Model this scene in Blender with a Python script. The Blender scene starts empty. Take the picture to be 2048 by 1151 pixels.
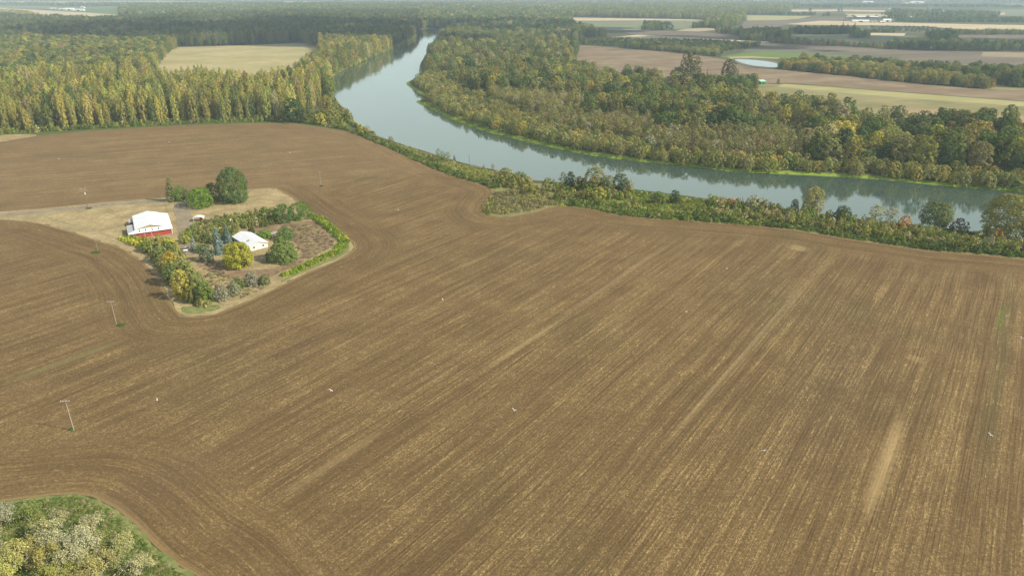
import bpy, bmesh, math, random
import numpy as np
from mathutils import Vector, Matrix, Euler, geometry

# ------------------------------------------------------------------ camera, light, exposure
F = 1400.0; TH = math.atan(600/1400.0); CH = 120.0
SUN_EL = math.radians(38.0); SUN_AZ = math.atan2(0.961, -0.276)      # from +Y clockwise
sc = bpy.context.scene
cam_d = bpy.data.cameras.new('camera'); cam = bpy.data.objects.new('camera', cam_d)
sc.collection.objects.link(cam); sc.camera = cam
cam_d.sensor_width = 36; cam_d.sensor_fit = 'HORIZONTAL'; cam_d.lens = 36*F/2048
cam_d.clip_start = 1; cam_d.clip_end = 60000
cam.location = (0, 0, CH); cam.rotation_euler = (math.pi/2-TH, 0, 0)

w = bpy.data.worlds.new('World'); sc.world = w; w.use_nodes = True
wn = w.node_tree; wn.nodes.clear()
sky = wn.nodes.new('ShaderNodeTexSky'); sky.sky_type = 'NISHITA'; sky.sun_disc = False
sky.sun_elevation = SUN_EL; sky.sun_rotation = SUN_AZ; sky.altitude = 100
sky.air_density = 1.0; sky.dust_density = 2.5; sky.ozone_density = 1.0
bg = wn.nodes.new('ShaderNodeBackground'); bg.inputs['Strength'].default_value = 0.095
wo = wn.nodes.new('ShaderNodeOutputWorld')
# thin high cloud: whitens and brightens the sky in soft patches
tc = wn.nodes.new('ShaderNodeTexCoord'); mp = wn.nodes.new('ShaderNodeMapping'); mp.inputs['Scale'].default_value = (1, 1, 3)
nz = wn.nodes.new('ShaderNodeTexNoise'); nz.inputs['Scale'].default_value = 2.2; nz.inputs['Detail'].default_value = 5
rp = wn.nodes.new('ShaderNodeValToRGB'); rp.color_ramp.elements[0].position = .3; rp.color_ramp.elements[0].color = (.8, .8, .8, 1)
rp.color_ramp.elements[1].position = .75; rp.color_ramp.elements[1].color = (1, 1, 1, 1)
mx = wn.nodes.new('ShaderNodeMix'); mx.data_type = 'RGBA'; mx.inputs['B'].default_value = (9.2, 10.0, 9.8, 1)
L = wn.links.new
L(tc.outputs['Generated'], mp.inputs[0]); L(mp.outputs[0], nz.inputs['Vector']); L(nz.outputs['Fac'], rp.inputs[0])
sx = wn.nodes.new('ShaderNodeSeparateXYZ'); L(tc.outputs['Generated'], sx.inputs[0])
mr = wn.nodes.new('ShaderNodeMapRange'); mr.inputs[1].default_value = .25; mr.inputs[2].default_value = .8; mr.inputs[3].default_value = 1.0; mr.inputs[4].default_value = .08; L(sx.outputs[2], mr.inputs[0])
mm = wn.nodes.new('ShaderNodeMath'); mm.operation = 'MULTIPLY'; L(rp.outputs[0], mm.inputs[0]); L(mr.outputs[0], mm.inputs[1]); L(mm.outputs[0], mx.inputs['Factor']); L(sky.outputs[0], mx.inputs['A']); L(mx.outputs['Result'], bg.inputs[0]); L(bg.outputs[0], wo.inputs[0])

sd_ = bpy.data.lights.new('sun', 'SUN'); sun = bpy.data.objects.new('sun', sd_); sc.collection.objects.link(sun)
sd_.energy = 5.0; sd_.angle = math.radians(0.6); sd_.color = (1, .92, .76)
SUNV = Vector((math.sin(SUN_AZ)*math.cos(SUN_EL), math.cos(SUN_AZ)*math.cos(SUN_EL), math.sin(SUN_EL)))
sun.rotation_euler = SUNV.to_track_quat('Z', 'Y').to_euler(); sun.location = (0, 0, 300)
sc.view_settings.view_transform = 'Standard'; sc.view_settings.look = 'None'
sc.view_settings.exposure = 0.28; sc.view_settings.gamma = 1.0
sc.cycles.volume_bounces = 0; sc.cycles.max_bounces = 6; sc.cycles.diffuse_bounces = 3
sc.cycles.transparent_max_bounces = 8

# ------------------------------------------------------------------ helpers
rng = np.random.default_rng(7); random.seed(7)
C = sc.collection
def ray(u, v):
    a = (u-1024)/F; b = (v-575.5)/F
    return a, math.cos(TH)-b*math.sin(TH), -math.sin(TH)-b*math.cos(TH)
def G(u, v, z=0.0):
    r = ray(u, v); t = (z-CH)/r[2]
    return (r[0]*t, r[1]*t)
def Pj(x, y, z):
    z = z-CH
    d = y*np.cos(TH)-z*np.sin(TH); dn = -y*np.sin(TH)-z*np.cos(TH)
    return 1024+F*x/d, 575.5+F*dn/d
def GP(poly, z=0.0): return np.array([G(u, v, z) for u, v in poly])
def depth(x, y, z=0): return y*math.cos(TH)-(z-CH)*math.sin(TH)
def inside(pts, poly):
    x = pts[:, 0]; y = pts[:, 1]; r = np.zeros(len(pts), bool); n = len(poly)
    for i in range(n):
        x0, y0 = poly[i]; x1, y1 = poly[(i+1) % n]
        if y0 == y1: continue
        c = ((y0 > y) != (y1 > y)) & (x < (x1-x0)*(y-y0)/(y1-y0)+x0)
        r ^= c
    return r
def segdist(pts, line, closed=False):
    n = len(line); m = n if closed else n-1
    best = np.full(len(pts), 1e9)
    for i in range(m):
        a = line[i]; b = line[(i+1) % n]; ab = b-a; l2 = max(ab@ab, 1e-9)
        t = np.clip(((pts-a)@ab)/l2, 0, 1)
        d = np.hypot(pts[:, 0]-a[0]-t*ab[0], pts[:, 1]-a[1]-t*ab[1])
        best = np.minimum(best, d)
    return best
def dens(line, step, closed=True, jit=0.0, r=None):
    out = []; n = len(line); m = n if closed else n-1
    for i in range(m):
        a = line[i]; b = line[(i+1) % n]; l = float(np.hypot(*(b-a))); k = max(1, int(l/step))
        k = min(k, 400)
        for j in range(k):
            p = a+(b-a)*j/k
            if jit: p = p+rng.normal(0, jit, 2)
            out.append(p)
    if not closed: out.append(line[-1])
    return np.array(out)
def smooth(line, closed=True):            # one round of corner cutting
    n = len(line); out = []
    if not closed: out.append(line[0])
    for i in range(n if closed else n-1):
        a = line[i]; b = line[(i+1) % n]
        out += [a*.75+b*.25, a*.25+b*.75]
    if not closed: out.append(line[-1])
    return np.array(out)

def tag(o, label=None, cat=None, group=None, kind=None):
    if label: o['label'] = label
    if cat: o['category'] = cat
    if group: o['group'] = group
    if kind: o['kind'] = kind
    return o
def mesh(name, v, f, mats=(), mi=None, smooth_=False):
    me = bpy.data.meshes.new(name); me.from_pydata([tuple(map(float, p)) for p in v], [], [tuple(map(int, q)) for q in f])
    for m in mats: me.materials.append(m)
    if mi is not None: me.polygons.foreach_set('material_index', np.asarray(mi, np.int32))
    if smooth_: me.polygons.foreach_set('use_smooth', np.ones(len(me.polygons), bool))
    me.update(); return me
def link(name, me, parent=None):
    o = bpy.data.objects.new(name, me); C.objects.link(o)
    if parent is not None: o.parent = parent
    return o
def empty(name, loc, rz=0):
    o = bpy.data.objects.new(name, None); C.objects.link(o); o.location = loc; o.rotation_euler = (0, 0, rz)
    o.empty_display_size = .5; return o
class MB:
    def __init__(s): s.v = []; s.f = []
    def add(s, v, f):
        b = len(s.v); s.v += [tuple(p) for p in v]; s.f += [tuple(i+b for i in q) for q in f]; return s
    def box(s, x0, x1, y0, y1, z0, z1):
        v = [(x, y, z) for z in (z0, z1) for (x, y) in ((x0, y0), (x1, y0), (x1, y1), (x0, y1))]
        return s.add(v, [(0, 3, 2, 1), (4, 5, 6, 7), (0, 1, 5, 4), (1, 2, 6, 5), (2, 3, 7, 6), (3, 0, 4, 7)])
    def slab(s, q, t):                    # quad or polygon given by top points, thickness t downwards
        n = len(q); v = list(q)+[(x, y, z-t) for x, y, z in q]
        f = [tuple(range(n)), tuple(reversed(range(n, 2*n)))]+[(i, i+n, (i+1) % n+n, (i+1) % n) for i in range(n)]
        return s.add(v, f)
    def prism(s, poly, a, b, axis='y'):   # poly in (h, z), extruded a..b along the axis
        n = len(poly)
        if axis == 'y': v = [(h, a, z) for h, z in poly]+[(h, b, z) for h, z in poly]
        else: v = [(a, h, z) for h, z in poly]+[(b, h, z) for h, z in poly]
        return s.add(v, [tuple(range(n)), tuple(reversed(range(n, 2*n)))]+[(i, i+n, (i+1) % n+n, (i+1) % n) for i in range(n)])
    def tube(s, p0, p1, r0, r1, n=6, cap=True):
        p0 = Vector(p0); p1 = Vector(p1); d = (p1-p0).normalized()
        u = d.orthogonal().normalized(); w_ = d.cross(u); b = []
        for p, r in ((p0, r0), (p1, r1)):
            for k in range(n):
                a = 2*math.pi*k/n; b.append(p+u*(r*math.cos(a))+w_*(r*math.sin(a)))
        f = [(i, (i+1) % n, (i+1) % n+n, i+n) for i in range(n)]
        if cap: f += [tuple(reversed(range(n))), tuple(range(n, 2*n))]
        return s.add(b, f)
    def build(s, name, m, parent=None, sm=False):
        return link(name, mesh(name, s.v, s.f, (m,), None, sm), parent)

# ------------------------------------------------------------------ materials
class NT:
    def __init__(s, name):
        s.m = bpy.data.materials.new(name); s.m.use_nodes = True; s.t = s.m.node_tree; s.t.nodes.clear()
        s.out = s.n('ShaderNodeOutputMaterial')
    def n(s, typ, **kw):
        x = s.t.nodes.new(typ)
        for k, v in kw.items(): setattr(x, k, v)
        return x
    def l(s, a, b): s.t.links.new(a, b)
    def put(s, x, i, v):
        if hasattr(v, 'is_output') or isinstance(v, bpy.types.NodeSocket): s.l(v, x.inputs[i])
        else: x.inputs[i].default_value = v
    def math(s, op, a, b=0.0, c=None, clamp=False):
        x = s.n('ShaderNodeMath', operation=op, use_clamp=clamp); s.put(x, 0, a); s.put(x, 1, b)
        if c is not None: s.put(x, 2, c)
        return x.outputs[0]
    def mix(s, f, a, b, blend='MIX'):
        x = s.n('ShaderNodeMix', data_type='RGBA', blend_type=blend)
        s.put(x, 'Factor', f)
        for k, v in (('A', a), ('B', b)):
            if isinstance(v, tuple) and len(v) == 3: v = (*v, 1)
            s.put(x, k, v)
        return x.outputs['Result']
    def pos(s): return s.n('ShaderNodeNewGeometry').outputs['Position']
    def sep(s, v):
        x = s.n('ShaderNodeSeparateXYZ'); s.l(v, x.inputs[0]); return x.outputs
    def comb(s, a, b, c=0.0):
        x = s.n('ShaderNodeCombineXYZ'); s.put(x, 0, a); s.put(x, 1, b); s.put(x, 2, c); return x.outputs[0]
    def noise(s, vec, scale, detail=3.0, rough=.55):
        x = s.n('ShaderNodeTexNoise'); s.l(vec, x.inputs['Vector']); x.inputs['Scale'].default_value = scale
        x.inputs['Detail'].default_value = detail; x.inputs['Roughness'].default_value = rough; return x.outputs['Fac']
    def ramp(s, f, lo, hi):
        x = s.n('ShaderNodeMapRange', clamp=True); s.put(x, 0, f); x.inputs[1].default_value = lo; x.inputs[2].default_value = hi
        return x.outputs[0]
    def bsdf(s, col, rough=.9, spec=.2, bump=None, bstr=.3, bdist=.3, **kw):
        x = s.n('ShaderNodeBsdfPrincipled')
        if isinstance(col, tuple) and len(col) == 3: col = (*col, 1)
        s.put(x, 'Base Color', col); x.inputs['Roughness'].default_value = rough
        x.inputs['Specular IOR Level'].default_value = spec
        for k, v in kw.items(): s.put(x, k, v)
        if bump is not None:
            b = s.n('ShaderNodeBump'); b.inputs['Strength'].default_value = bstr; b.inputs['Distance'].default_value = bdist
            s.l(bump, b.inputs['Height']); s.l(b.outputs[0], x.inputs['Normal'])
        s.l(x.outputs[0], s.out.inputs[0]); return x
def plain(name, col, rough=.6, spec=.3, var=.15, sc_=1.5, **kw):
    t = NT(name); nf = t.noise(t.pos(), sc_, 4)
    d = tuple(c*(1-var) for c in col); b = tuple(min(1, c*(1+var)) for c in col)
    t.bsdf(t.mix(nf, d, b), rough, spec, **kw); return t.m
def leaf_mat(name, inst):
    t = NT(name)
    if inst:
        a = t.n('ShaderNodeAttribute', attribute_type='INSTANCER', attribute_name='tint'); col = a.outputs['Color']
    else:
        a = t.n('ShaderNodeObjectInfo'); col = a.outputs['Color']
    lv = t.n('ShaderNodeAttribute', attribute_type='GEOMETRY', attribute_name='lv').outputs['Fac']
    hs = t.n('ShaderNodeHueSaturation'); t.l(col, hs.inputs['Color'])
    t.l(t.math('MULTIPLY_ADD', lv, .03, .492), hs.inputs['Hue'])
    t.l(t.math('MULTIPLY_ADD', lv, .8, .62), hs.inputs['Value'])
    nf = t.noise(t.pos(), .22, 2)
    c2 = t.mix(t.ramp(nf, .35, .7), hs.outputs[0], t.mix(1.0, hs.outputs[0], (1.05, 1.0, .85), 'MULTIPLY'))
    d = t.n('ShaderNodeBsdfDiffuse'); t.l(c2, d.inputs[0])
    tr = t.n('ShaderNodeBsdfTranslucent'); t.l(c2, tr.inputs[0])
    m = t.n('ShaderNodeMixShader'); m.inputs[0].default_value = .22; t.l(d.outputs[0], m.inputs[1]); t.l(tr.outputs[0], m.inputs[2])
    t.l(m.outputs[0], t.out.inputs[0]); return t.m
LEAF = leaf_mat('leaves', False); LEAFI = leaf_mat('leaves_instanced', True)
BARK = plain('bark', (.20, .17, .13), .9, .1, .3, 3)
PALEBARK = plain('pale_bark', (.46, .42, .33), .9, .1, .25, 3)

def row_field(name, ang, soil_d, soil_l, straw, straw_amt, olive=(.10, .085, .035), patches=()):
    t = NT(name); P = t.pos(); x, y, z = t.sep(P)
    ca, sa = math.cos(ang), math.sin(ang)
    al = t.math('ADD', t.math('MULTIPLY', x, ca), t.math('MULTIPLY', y, sa))
    ac = t.math('SUBTRACT', t.math('MULTIPLY', y, ca), t.math('MULTIPLY', x, sa))
    wob = t.noise(P, .01, 1); ac = t.math('MULTIPLY_ADD', wob, 2.5, ac)
    d = t.n('ShaderNodeAttribute', attribute_type='GEOMETRY', attribute_name='edge').outputs['Fac']
    hw = t.ramp(t.math('ADD', d, t.math('MULTIPLY_ADD', t.noise(P, .03, 2), 16.0, -8.0)), 30.0, 17.0)
    def rows(ka, kl, det=3.0, off=0.0):
        v1 = t.comb(t.math('MULTIPLY', ac, ka), t.math('MULTIPLY', al, kl), off)
        v2 = t.comb(t.math('MULTIPLY', d, ka), t.math('MULTIPLY', x, kl), t.math('MULTIPLY', y, kl))
        a = t.noise(v1, 1.0, det, .6); b = t.noise(v2, 1.0, det, .6)
        m = t.n('ShaderNodeMix', data_type='FLOAT'); t.put(m, 0, hw); t.l(a, m.inputs[2]); t.l(b, m.inputs[3]); return m.outputs[0]
    fine = rows(1.5, .03, 2.0); mid = rows(.34, .007, 3.0, 5.0); wide = rows(.08, .004, 2.0, 9.0); blot = t.noise(P, .06, 4, .6)
    big = t.noise(P, .012, 3)
    s = t.math('ADD', t.math('MULTIPLY', t.ramp(fine, .32, .68), .34), t.math('MULTIPLY', t.ramp(mid, .3, .7), .32))
    s = t.math('ADD', s, t.math('MULTIPLY', t.ramp(wide, .3, .7), .12)); s = t.math('ADD', s, t.math('MULTIPLY', t.ramp(blot, .3, .7), .22))
    col = t.mix(t.ramp(s, .2, .8), soil_d, soil_l)
    col = t.mix(t.math('MULTIPLY', t.ramp(big, .5, .72), .45), col, olive)
    # crop residue: pale flecks, thicker in some rows, sparser on the headland
    fl = t.noise(P, 1.8, 3, .8); fl2 = t.noise(P, .45, 3, .65)
    dens_ = t.math('MULTIPLY', t.ramp(s, .3, .85), t.math('SUBTRACT', 1.0, t.math('MULTIPLY', hw, .3)))
    thr = t.math('MULTIPLY_ADD', dens_, -.16, .64)
    fk = t.math('MULTIPLY', t.math('SUBTRACT', fl, thr), 12.0, clamp=True)
    stf = rows(1.5, .32, 2.0, 3.0); fk = t.math('MAXIMUM', fk, t.math('MULTIPLY', t.math('SUBTRACT', stf, t.math('MULTIPLY_ADD', dens_, -.14, .68)), 9.0, clamp=True))
    fk2 = t.math('MULTIPLY', t.ramp(fl2, .5, .72), dens_)
    amt = t.math('MULTIPLY', t.math('ADD', t.math('MULTIPLY', fk, .85), t.math('MULTIPLY', fk2, .45)), straw_amt, clamp=True)
    gr = t.math('MULTIPLY_ADD', t.noise(P, .9, 4, .8), 1.5, .25); col = t.mix(1.0, col, t.comb(gr, gr, gr), 'MULTIPLY')
    # rim of straw along the edge
    rim = t.ramp(d, 2.2, .3); amt = t.math('MAXIMUM', amt, t.math('MULTIPLY', rim, .35))
    for (cx, cy, la, lc, pc, k) in patches:      # patches that lie along the rows: centre, half length, half width, colour, strength
        pa = cx*ca+cy*sa; pc_ = cy*ca-cx*sa
        e1 = t.math('DIVIDE', t.math('SUBTRACT', al, pa), la); e2 = t.math('DIVIDE', t.math('SUBTRACT', ac, pc_+1.5), lc)
        r = t.math('SQRT', t.math('ADD', t.math('POWER', t.math('ABSOLUTE', e1), 4.0), t.math('MULTIPLY', e2, e2)))
        r = t.math('ADD', r, t.math('MULTIPLY_ADD', t.noise(P, .5, 4, .7), 1.8, -.9))
        col = t.mix(t.math('MULTIPLY', t.ramp(r, 1.25, .35), k), col, pc)
    col = t.mix(t.math('MULTIPLY', amt, .9), col, straw)
    h = t.math('ADD', fl, t.math('MULTIPLY', fine, 1.5))
    t.bsdf(col, .95, .1, bump=h, bstr=.6, bdist=.35); return t.m

def patch_mat(name, cols, scales=(.05, .8), streak=None, contrast=(.35, .65), bstr=.4):
    t = NT(name); P = t.pos()
    if streak is not None:
        x, y, z = t.sep(P); ca, sa = math.cos(streak), math.sin(streak)
        al = t.math('ADD', t.math('MULTIPLY', x, ca), t.math('MULTIPLY', y, sa)); ac = t.math('SUBTRACT', t.math('MULTIPLY', y, ca), t.math('MULTIPLY', x, sa))
        V = t.comb(ac, t.math('MULTIPLY', al, .06))
    else: V = P
    a = t.noise(V, scales[0], 4); b = t.noise(P, scales[1], 3, .65)
    c = t.mix(t.ramp(a, *contrast), cols[0], cols[1])
    if len(cols) > 2: c = t.mix(t.math('MULTIPLY', t.ramp(b, .45, .68), .75), c, cols[2])
    t.bsdf(c, .95, .1, bump=b, bstr=bstr, bdist=.4); return t.m

# ------------------------------------------------------------------ outlines (photo pixels -> ground)
near_bank = [(838,60),(836,70),(826,80),(800,92),(768,106),(732,121),(703,134),(675,148),(654,165),(655,180),(664,200),(682,223),(702,241),(716,254),(745,268),(790,284),(850,302),(905,320),(960,334),(1015,345),(1050,352),(1064,362),(1100,364),(1160,370),(1215,374),(1262,379),(1310,385),(1370,392),(1430,401),(1500,409),(1580,420),(1660,432),(1740,442),(1820,450),(1900,458),(1960,467),(2048,481),(2200,508),(2500,560)]
far_bank = [(2500,440),(2200,402),(2048,384),(1950,378),(1850,368),(1750,358),(1650,352),(1560,348),(1480,345),(1400,336),(1330,329),(1270,322),(1200,314),(1130,301),(1060,285),(1000,271),(950,257),(905,240),(870,223),(848,212),(832,205),(834,201),(850,202),(858,199),(850,193),(838,187),(824,178),(811,168),(816,162),(836,161),(839,150),(838,138),(843,122),(855,107),(866,97),(872,84),(884,72),(896,64),(898,58),(870,56)]
RIV = smooth(GP(near_bank+far_bank, -2.5))
RIVC = dens(RIV, 12)
def river_sd(pts):                    # + on land, - in the water
    d = segdist(pts, RIV, True); i = inside(pts, RIV); return np.where(i, -d, d)
def terrain(pts):
    return np.clip(-2.5+river_sd(pts)*.36, -4.6, 0.0)
CB = GP([(-500,1060),(-150,1012),(0,1003),(50,996),(100,990),(150,987),(185,992),(230,1015),(270,1048),(310,1090),(350,1125),(395,1151),(450,1210),(600,1420),(-500,1420)])
YARD = GP([(-420,470),(-300,440),(-120,431),(0,424),(100,416),(170,409),(250,401),(320,397),(420,384),(510,378),(548,376),(565,384),(590,400),(622,427),(650,445),(690,473),(707,486),(709,497),(690,512),(650,530),(600,551),(560,571),(500,600),(440,625),(400,633),(365,631),(350,615),(335,590),(320,560),(290,525),(250,497),(200,482),(140,462),(80,445),(0,437),(-120,444),(-300,460),(-420,492)])
bank_edge = [(700,265),(740,281),(790,302),(850,331),(900,351),(960,368),(985,378),(990,386),(972,405),(964,420),(975,430),(1010,434),(1060,426),(1100,414),(1130,411),(1180,417),(1230,428),(1290,436),(1400,443),(1500,450),(1600,461),(1700,478),(1850,500),(1950,507),(2048,517),(2250,545),(2600,600)]
tree_edge = [(-400,330),(-150,300),(0,283),(60,273),(180,262),(300,254),(400,250),(520,246),(580,246),(650,256)]
UP = GP(tree_edge+bank_edge[:5]+[(880,347),(800,346),(700,357),(600,372),(548,376),(510,378),(420,384),(320,397),(250,401),(170,409),(100,416),(0,424),(-120,431),(-300,440),(-420,470)])
iy = [tuple(p) for p in YARD]
MAIN = np.array(list(GP([(548,376),(600,372),(700,357),(800,346),(880,347)]+bank_edge[4:]+[(2700,1400),(600,1420)]))
                + list(CB[::-1][2:]) + [G(-500, 700)] + list(YARD[::-1][0:1]) + [tuple(p) for p in YARD[::-1][1:-9]][:0]
                + [tuple(p) for p in YARD[::-1][0:27]])
EDGES = [dens(GP(tree_edge+bank_edge), 15, False), dens(YARD, 10), dens(CB, 8)]
def edge_d(pts): return np.minimum.reduce([segdist(pts, e) for e in EDGES])

# ------------------------------------------------------------------ ground, river, fields
def tri(pts, poly=None):
    vs = [Vector((float(a), float(b))) for a, b in pts]
    r = geometry.delaunay_2d_cdt(vs, [], [], 0, 1e-5)
    v = np.array([(p.x, p.y) for p in r[0]]); f = np.array([q for q in r[2]])
    if poly is not None:
        c = v[f].mean(1); f = f[inside(c, poly)]
    return v, f
def cdt_poly(poly, inner, name):
    n = len(poly); vs = [Vector((float(a), float(b))) for a, b in np.vstack([poly, inner])] if len(inner) else [Vector((float(a), float(b))) for a, b in poly]
    r = geometry.delaunay_2d_cdt(vs, [(i, (i+1) % n) for i in range(n)], [], 0, 1e-5)
    v = np.array([(p.x, p.y) for p in r[0]]); f = [q for q in r[2]]
    c = np.array([v[list(q)].mean(0) for q in f]); k = inside(c, poly)
    return v, [q for q, o in zip(f, k) if o]
def grid(poly, s, margin=0.0):
    x0, y0 = poly.min(0); x1, y1 = poly.max(0)
    gx, gy = np.meshgrid(np.arange(x0, x1, s), np.arange(y0, y1, s)); p = np.stack([gx.ravel(), gy.ravel()], 1)
    return p[inside(p, poly)]
# ground sheet: far points, points near the river
far = [(x, y) for x in (-16000, -9000, -5000, -2500, 0, 2500, 5000, 9000, 16000) for y in (-3000, 0, 3000, 6000, 9000, 16000)]
near = []
for off in (-14, -7, -3.5, 0, 3.5, 7.2, 12):
    q = RIVC; t0 = np.roll(q, -1, 0)-np.roll(q, 1, 0); t0 /= np.maximum(np.hypot(t0[:, 0], t0[:, 1]), 1e-6)[:, None]
    nn = np.stack([t0[:, 1], -t0[:, 0]], 1); near.append(q+nn*off)
near = np.vstack(near)
cg = np.stack(np.meshgrid(np.arange(-1200, 1400, 60), np.arange(60, 3000, 60)), -1).reshape(-1, 2).astype(float)
cg = cg[segdist(cg, RIV, True) > 25]
gp = np.vstack([near, cg, np.array(far, float)])
gv, gf = tri(gp); gz = terrain(gv)
GROUND = NT('ground_mat'); P_ = GROUND.pos(); zz = GROUND.sep(P_)[2]
a_ = GROUND.noise(P_, .015, 5); b_ = GROUND.noise(P_, .5, 4, .65); c_ = GROUND.noise(P_, .0016, 4)
gc = GROUND.mix(GROUND.ramp(a_, .35, .65), (.045, .06, .02), (.10, .095, .04))
gc = GROUND.mix(GROUND.math('MULTIPLY', GROUND.ramp(b_, .45, .7), .6), gc, (.13, .12, .055))
gc = GROUND.mix(GROUND.ramp(c_, .55, .62), gc, (.16, .14, .075))
wet = GROUND.math('MULTIPLY', GROUND.n('ShaderNodeAttribute', attribute_type='GEOMETRY', attribute_name='farside').outputs['Fac'], GROUND.ramp(GROUND.math('MULTIPLY_ADD', b_, .6, zz), -.2, -1.2))
gc = GROUND.mix(wet, gc, GROUND.mix(GROUND.ramp(b_, .4, .6), (.16, .26, .03), (.26, .31, .05)))
gc = GROUND.mix(GROUND.ramp(zz, -2.35, -2.5), gc, (.06, .06, .035))
GROUND.bsdf(gc, .95, .1, bump=b_, bstr=.5, bdist=.5)
o = link('ground', mesh('ground', np.c_[gv, gz], gf, (GROUND.m,), None, False)); o['kind'] = 'structure'
_a = o.data.attributes.new('farside', 'FLOAT', 'POINT'); _a.data.foreach_set('value', (segdist(gv, GP(near_bank, -2.5)) > segdist(gv, GP(far_bank[1:-9], -2.5))).astype(np.float32))
# water
W = NT('water_mat'); Pw = W.pos(); xw, yw, zw = W.sep(Pw)
h1 = W.noise(W.comb(W.math('MULTIPLY', xw, .35), yw), .45, 4, .6); h2 = W.noise(Pw, .02, 3)
wb = W.n('ShaderNodeBump'); wb.inputs['Strength'].default_value = .07; wb.inputs['Distance'].default_value = .25; W.l(h1, wb.inputs['Height'])
gl = W.n('ShaderNodeBsdfGlossy'); W.put(gl, 'Roughness', W.math('MULTIPLY_ADD', W.ramp(h2, .4, .65), .05, .03)); W.l(wb.outputs[0], gl.inputs['Normal']); gl.inputs[0].default_value = (.90, .97, .95, 1)
df = W.n('ShaderNodeBsdfDiffuse'); df.inputs[0].default_value = (.050, .080, .062, 1)
fr = W.n('ShaderNodeFresnel'); fr.inputs[0].default_value = 1.7; W.l(wb.outputs[0], fr.inputs['Normal'])
ms = W.n('ShaderNodeMixShader'); W.l(W.math('MULTIPLY', fr.outputs[0], 1.03, clamp=True), ms.inputs[0]); W.l(df.outputs[0], ms.inputs[1]); W.l(gl.outputs[0], ms.inputs[2]); W.l(ms.outputs[0], W.out.inputs[0])
WATER = W.m
rv = RIV; t0 = np.roll(rv, -1, 0)-np.roll(rv, 1, 0); t0 /= np.hypot(t0[:, 0], t0[:, 1])[:, None]
sgn = 1 if inside(rv[5:6]+np.stack([t0[5:6, 1], -t0[5:6, 0]], 1)*2, RIV)[0] == False else -1
wide_ = rv+sgn*np.stack([t0[:, 1], -t0[:, 0]], 1)*3
v, f = cdt_poly(wide_, [], 'w')
o = link('river_water', mesh('river_water', np.c_[v, np.full(len(v), -2.5)], f, (WATER,))); o['kind'] = 'structure'

def sheet(name, poly, z, m, step=25, jit=0.0, sm=True, attr=False, gstep=None):
    p = np.asarray(poly)
    if sm: p = smooth(p)
    p = dens(p, step, True, jit)
    inner = grid(p, gstep) if gstep else np.zeros((0, 2))
    if len(inner): inner = inner[segdist(inner, p, True) > gstep*.4]
    v, f = cdt_poly(p, inner, name)
    me = mesh(name, np.c_[v, np.full(len(v), z)], f, (m,))
    if attr:
        a = me.attributes.new('edge', 'FLOAT', 'POINT'); a.data.foreach_set('value', edge_d(v).astype(np.float32))
    o = link(name, me); o['kind'] = 'structure'; return o
A_MAIN = math.atan2(1.08811, .77929); A_UP = math.radians(21.9)
def ctr(p0, p1, wpx):      # patch between two photo points
    a = np.array(G(*p0)); b = np.array(G(*p1)); return (*(a+b)/2, float(np.hypot(*(b-a)))/2, wpx)
straw = (.46, .335, .15)
pm = [(*ctr((1735,1030), (1812,835), 2.4), (.33, .235, .11), .75), (*ctr((565,1000), (760,860), 1.6), (.33, .24, .12), .3),
      (*ctr((980,735), (1120,640), 1.4), (.33, .25, .12), .4), (*ctr((1120,640), (1330,492), 1.6), (.33, .24, .12), .35), (*ctr((538,722), (640,668), 2.2), (.085, .055, .03), .6),
      (*ctr((2003,665), (2007,610), 1.1), (.10, .14, .02), .75), (*ctr((1320,930), (1600,560), .8), (.34, .26, .14), .35),
      (*ctr((1350,880), (1640,540), 1.5), (.26, .19, .09), .2), (*ctr((1960,960), (2030,545), 3.0), (.10, .09, .035), .4), (*ctr((0,766), (260,680), 2.2), (.17, .15, .06), .6),
      (*ctr((1590,500), (1605,492), 5), (.33, .24, .12), .6), (*ctr((1826,722), (1836,712), 3), (.3, .22, .11), .5), (*ctr((1560,960), (1760,640), 14), (.105, .07, .035), .45),
      (*ctr((40,1000), (500,1000), 10), (.12, .08, .045), .3)]
FIELD = row_field('ploughed_soil', A_MAIN, (.108, .069, .030), (.180, .119, .050), straw, .75, patches=pm)
FIELDU = row_field('ploughed_soil_upper', A_UP, (.134, .086, .040), (.204, .137, .062), straw, .8, patches=[(*ctr((560,315), (760,325), 3), (.10, .062, .034), .3)])
sheet('ploughed_field', MAIN, .020, FIELD, 5, 0, False, True, 7)
sheet('ploughed_field', UP, .016, FIELDU, 6, 0, False, True, 9)
DRY = patch_mat('dry_grass', [(.25, .20, .10), (.42, .33, .175), (.19, .15, .07)], (.09, .6), contrast=(.35, .65))
BROWNDRY = patch_mat('brown_dead_grass', [(.19, .125, .075), (.30, .225, .13), (.115, .075, .045)], (.12, .6))
GRASS = patch_mat('green_grass', [(.11, .155, .04), (.17, .19, .06), (.30, .26, .13)], (.12, .45))
GRAVEL = patch_mat('gravel', [(.21, .175, .12), (.31, .255, .17), (.16, .14, .09)], (.12, .7))
sheet('dry_grass_ground', YARD, .024, DRY, 3, .35)
sheet('verge_grass', CB, .024, GRASS, 1.5, .25)
sheet('grass_verge', GP([(365,612),(400,613),(440,607),(440,618),(400,626),(368,626),(358,618)]), .028, GRASS, 1.5, .3)
GV2 = patch_mat('verge_mixed', [(.17, .17, .06), (.26, .23, .11), (.10, .14, .03)], (.09, .5))
sheet('grass_verge', GP([(560,560),(600,543),(650,520),(682,502),(696,492),(702,494),(690,508),(650,527),(600,547),(562,566)]), .028, GV2, 1.5, .3)
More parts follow.
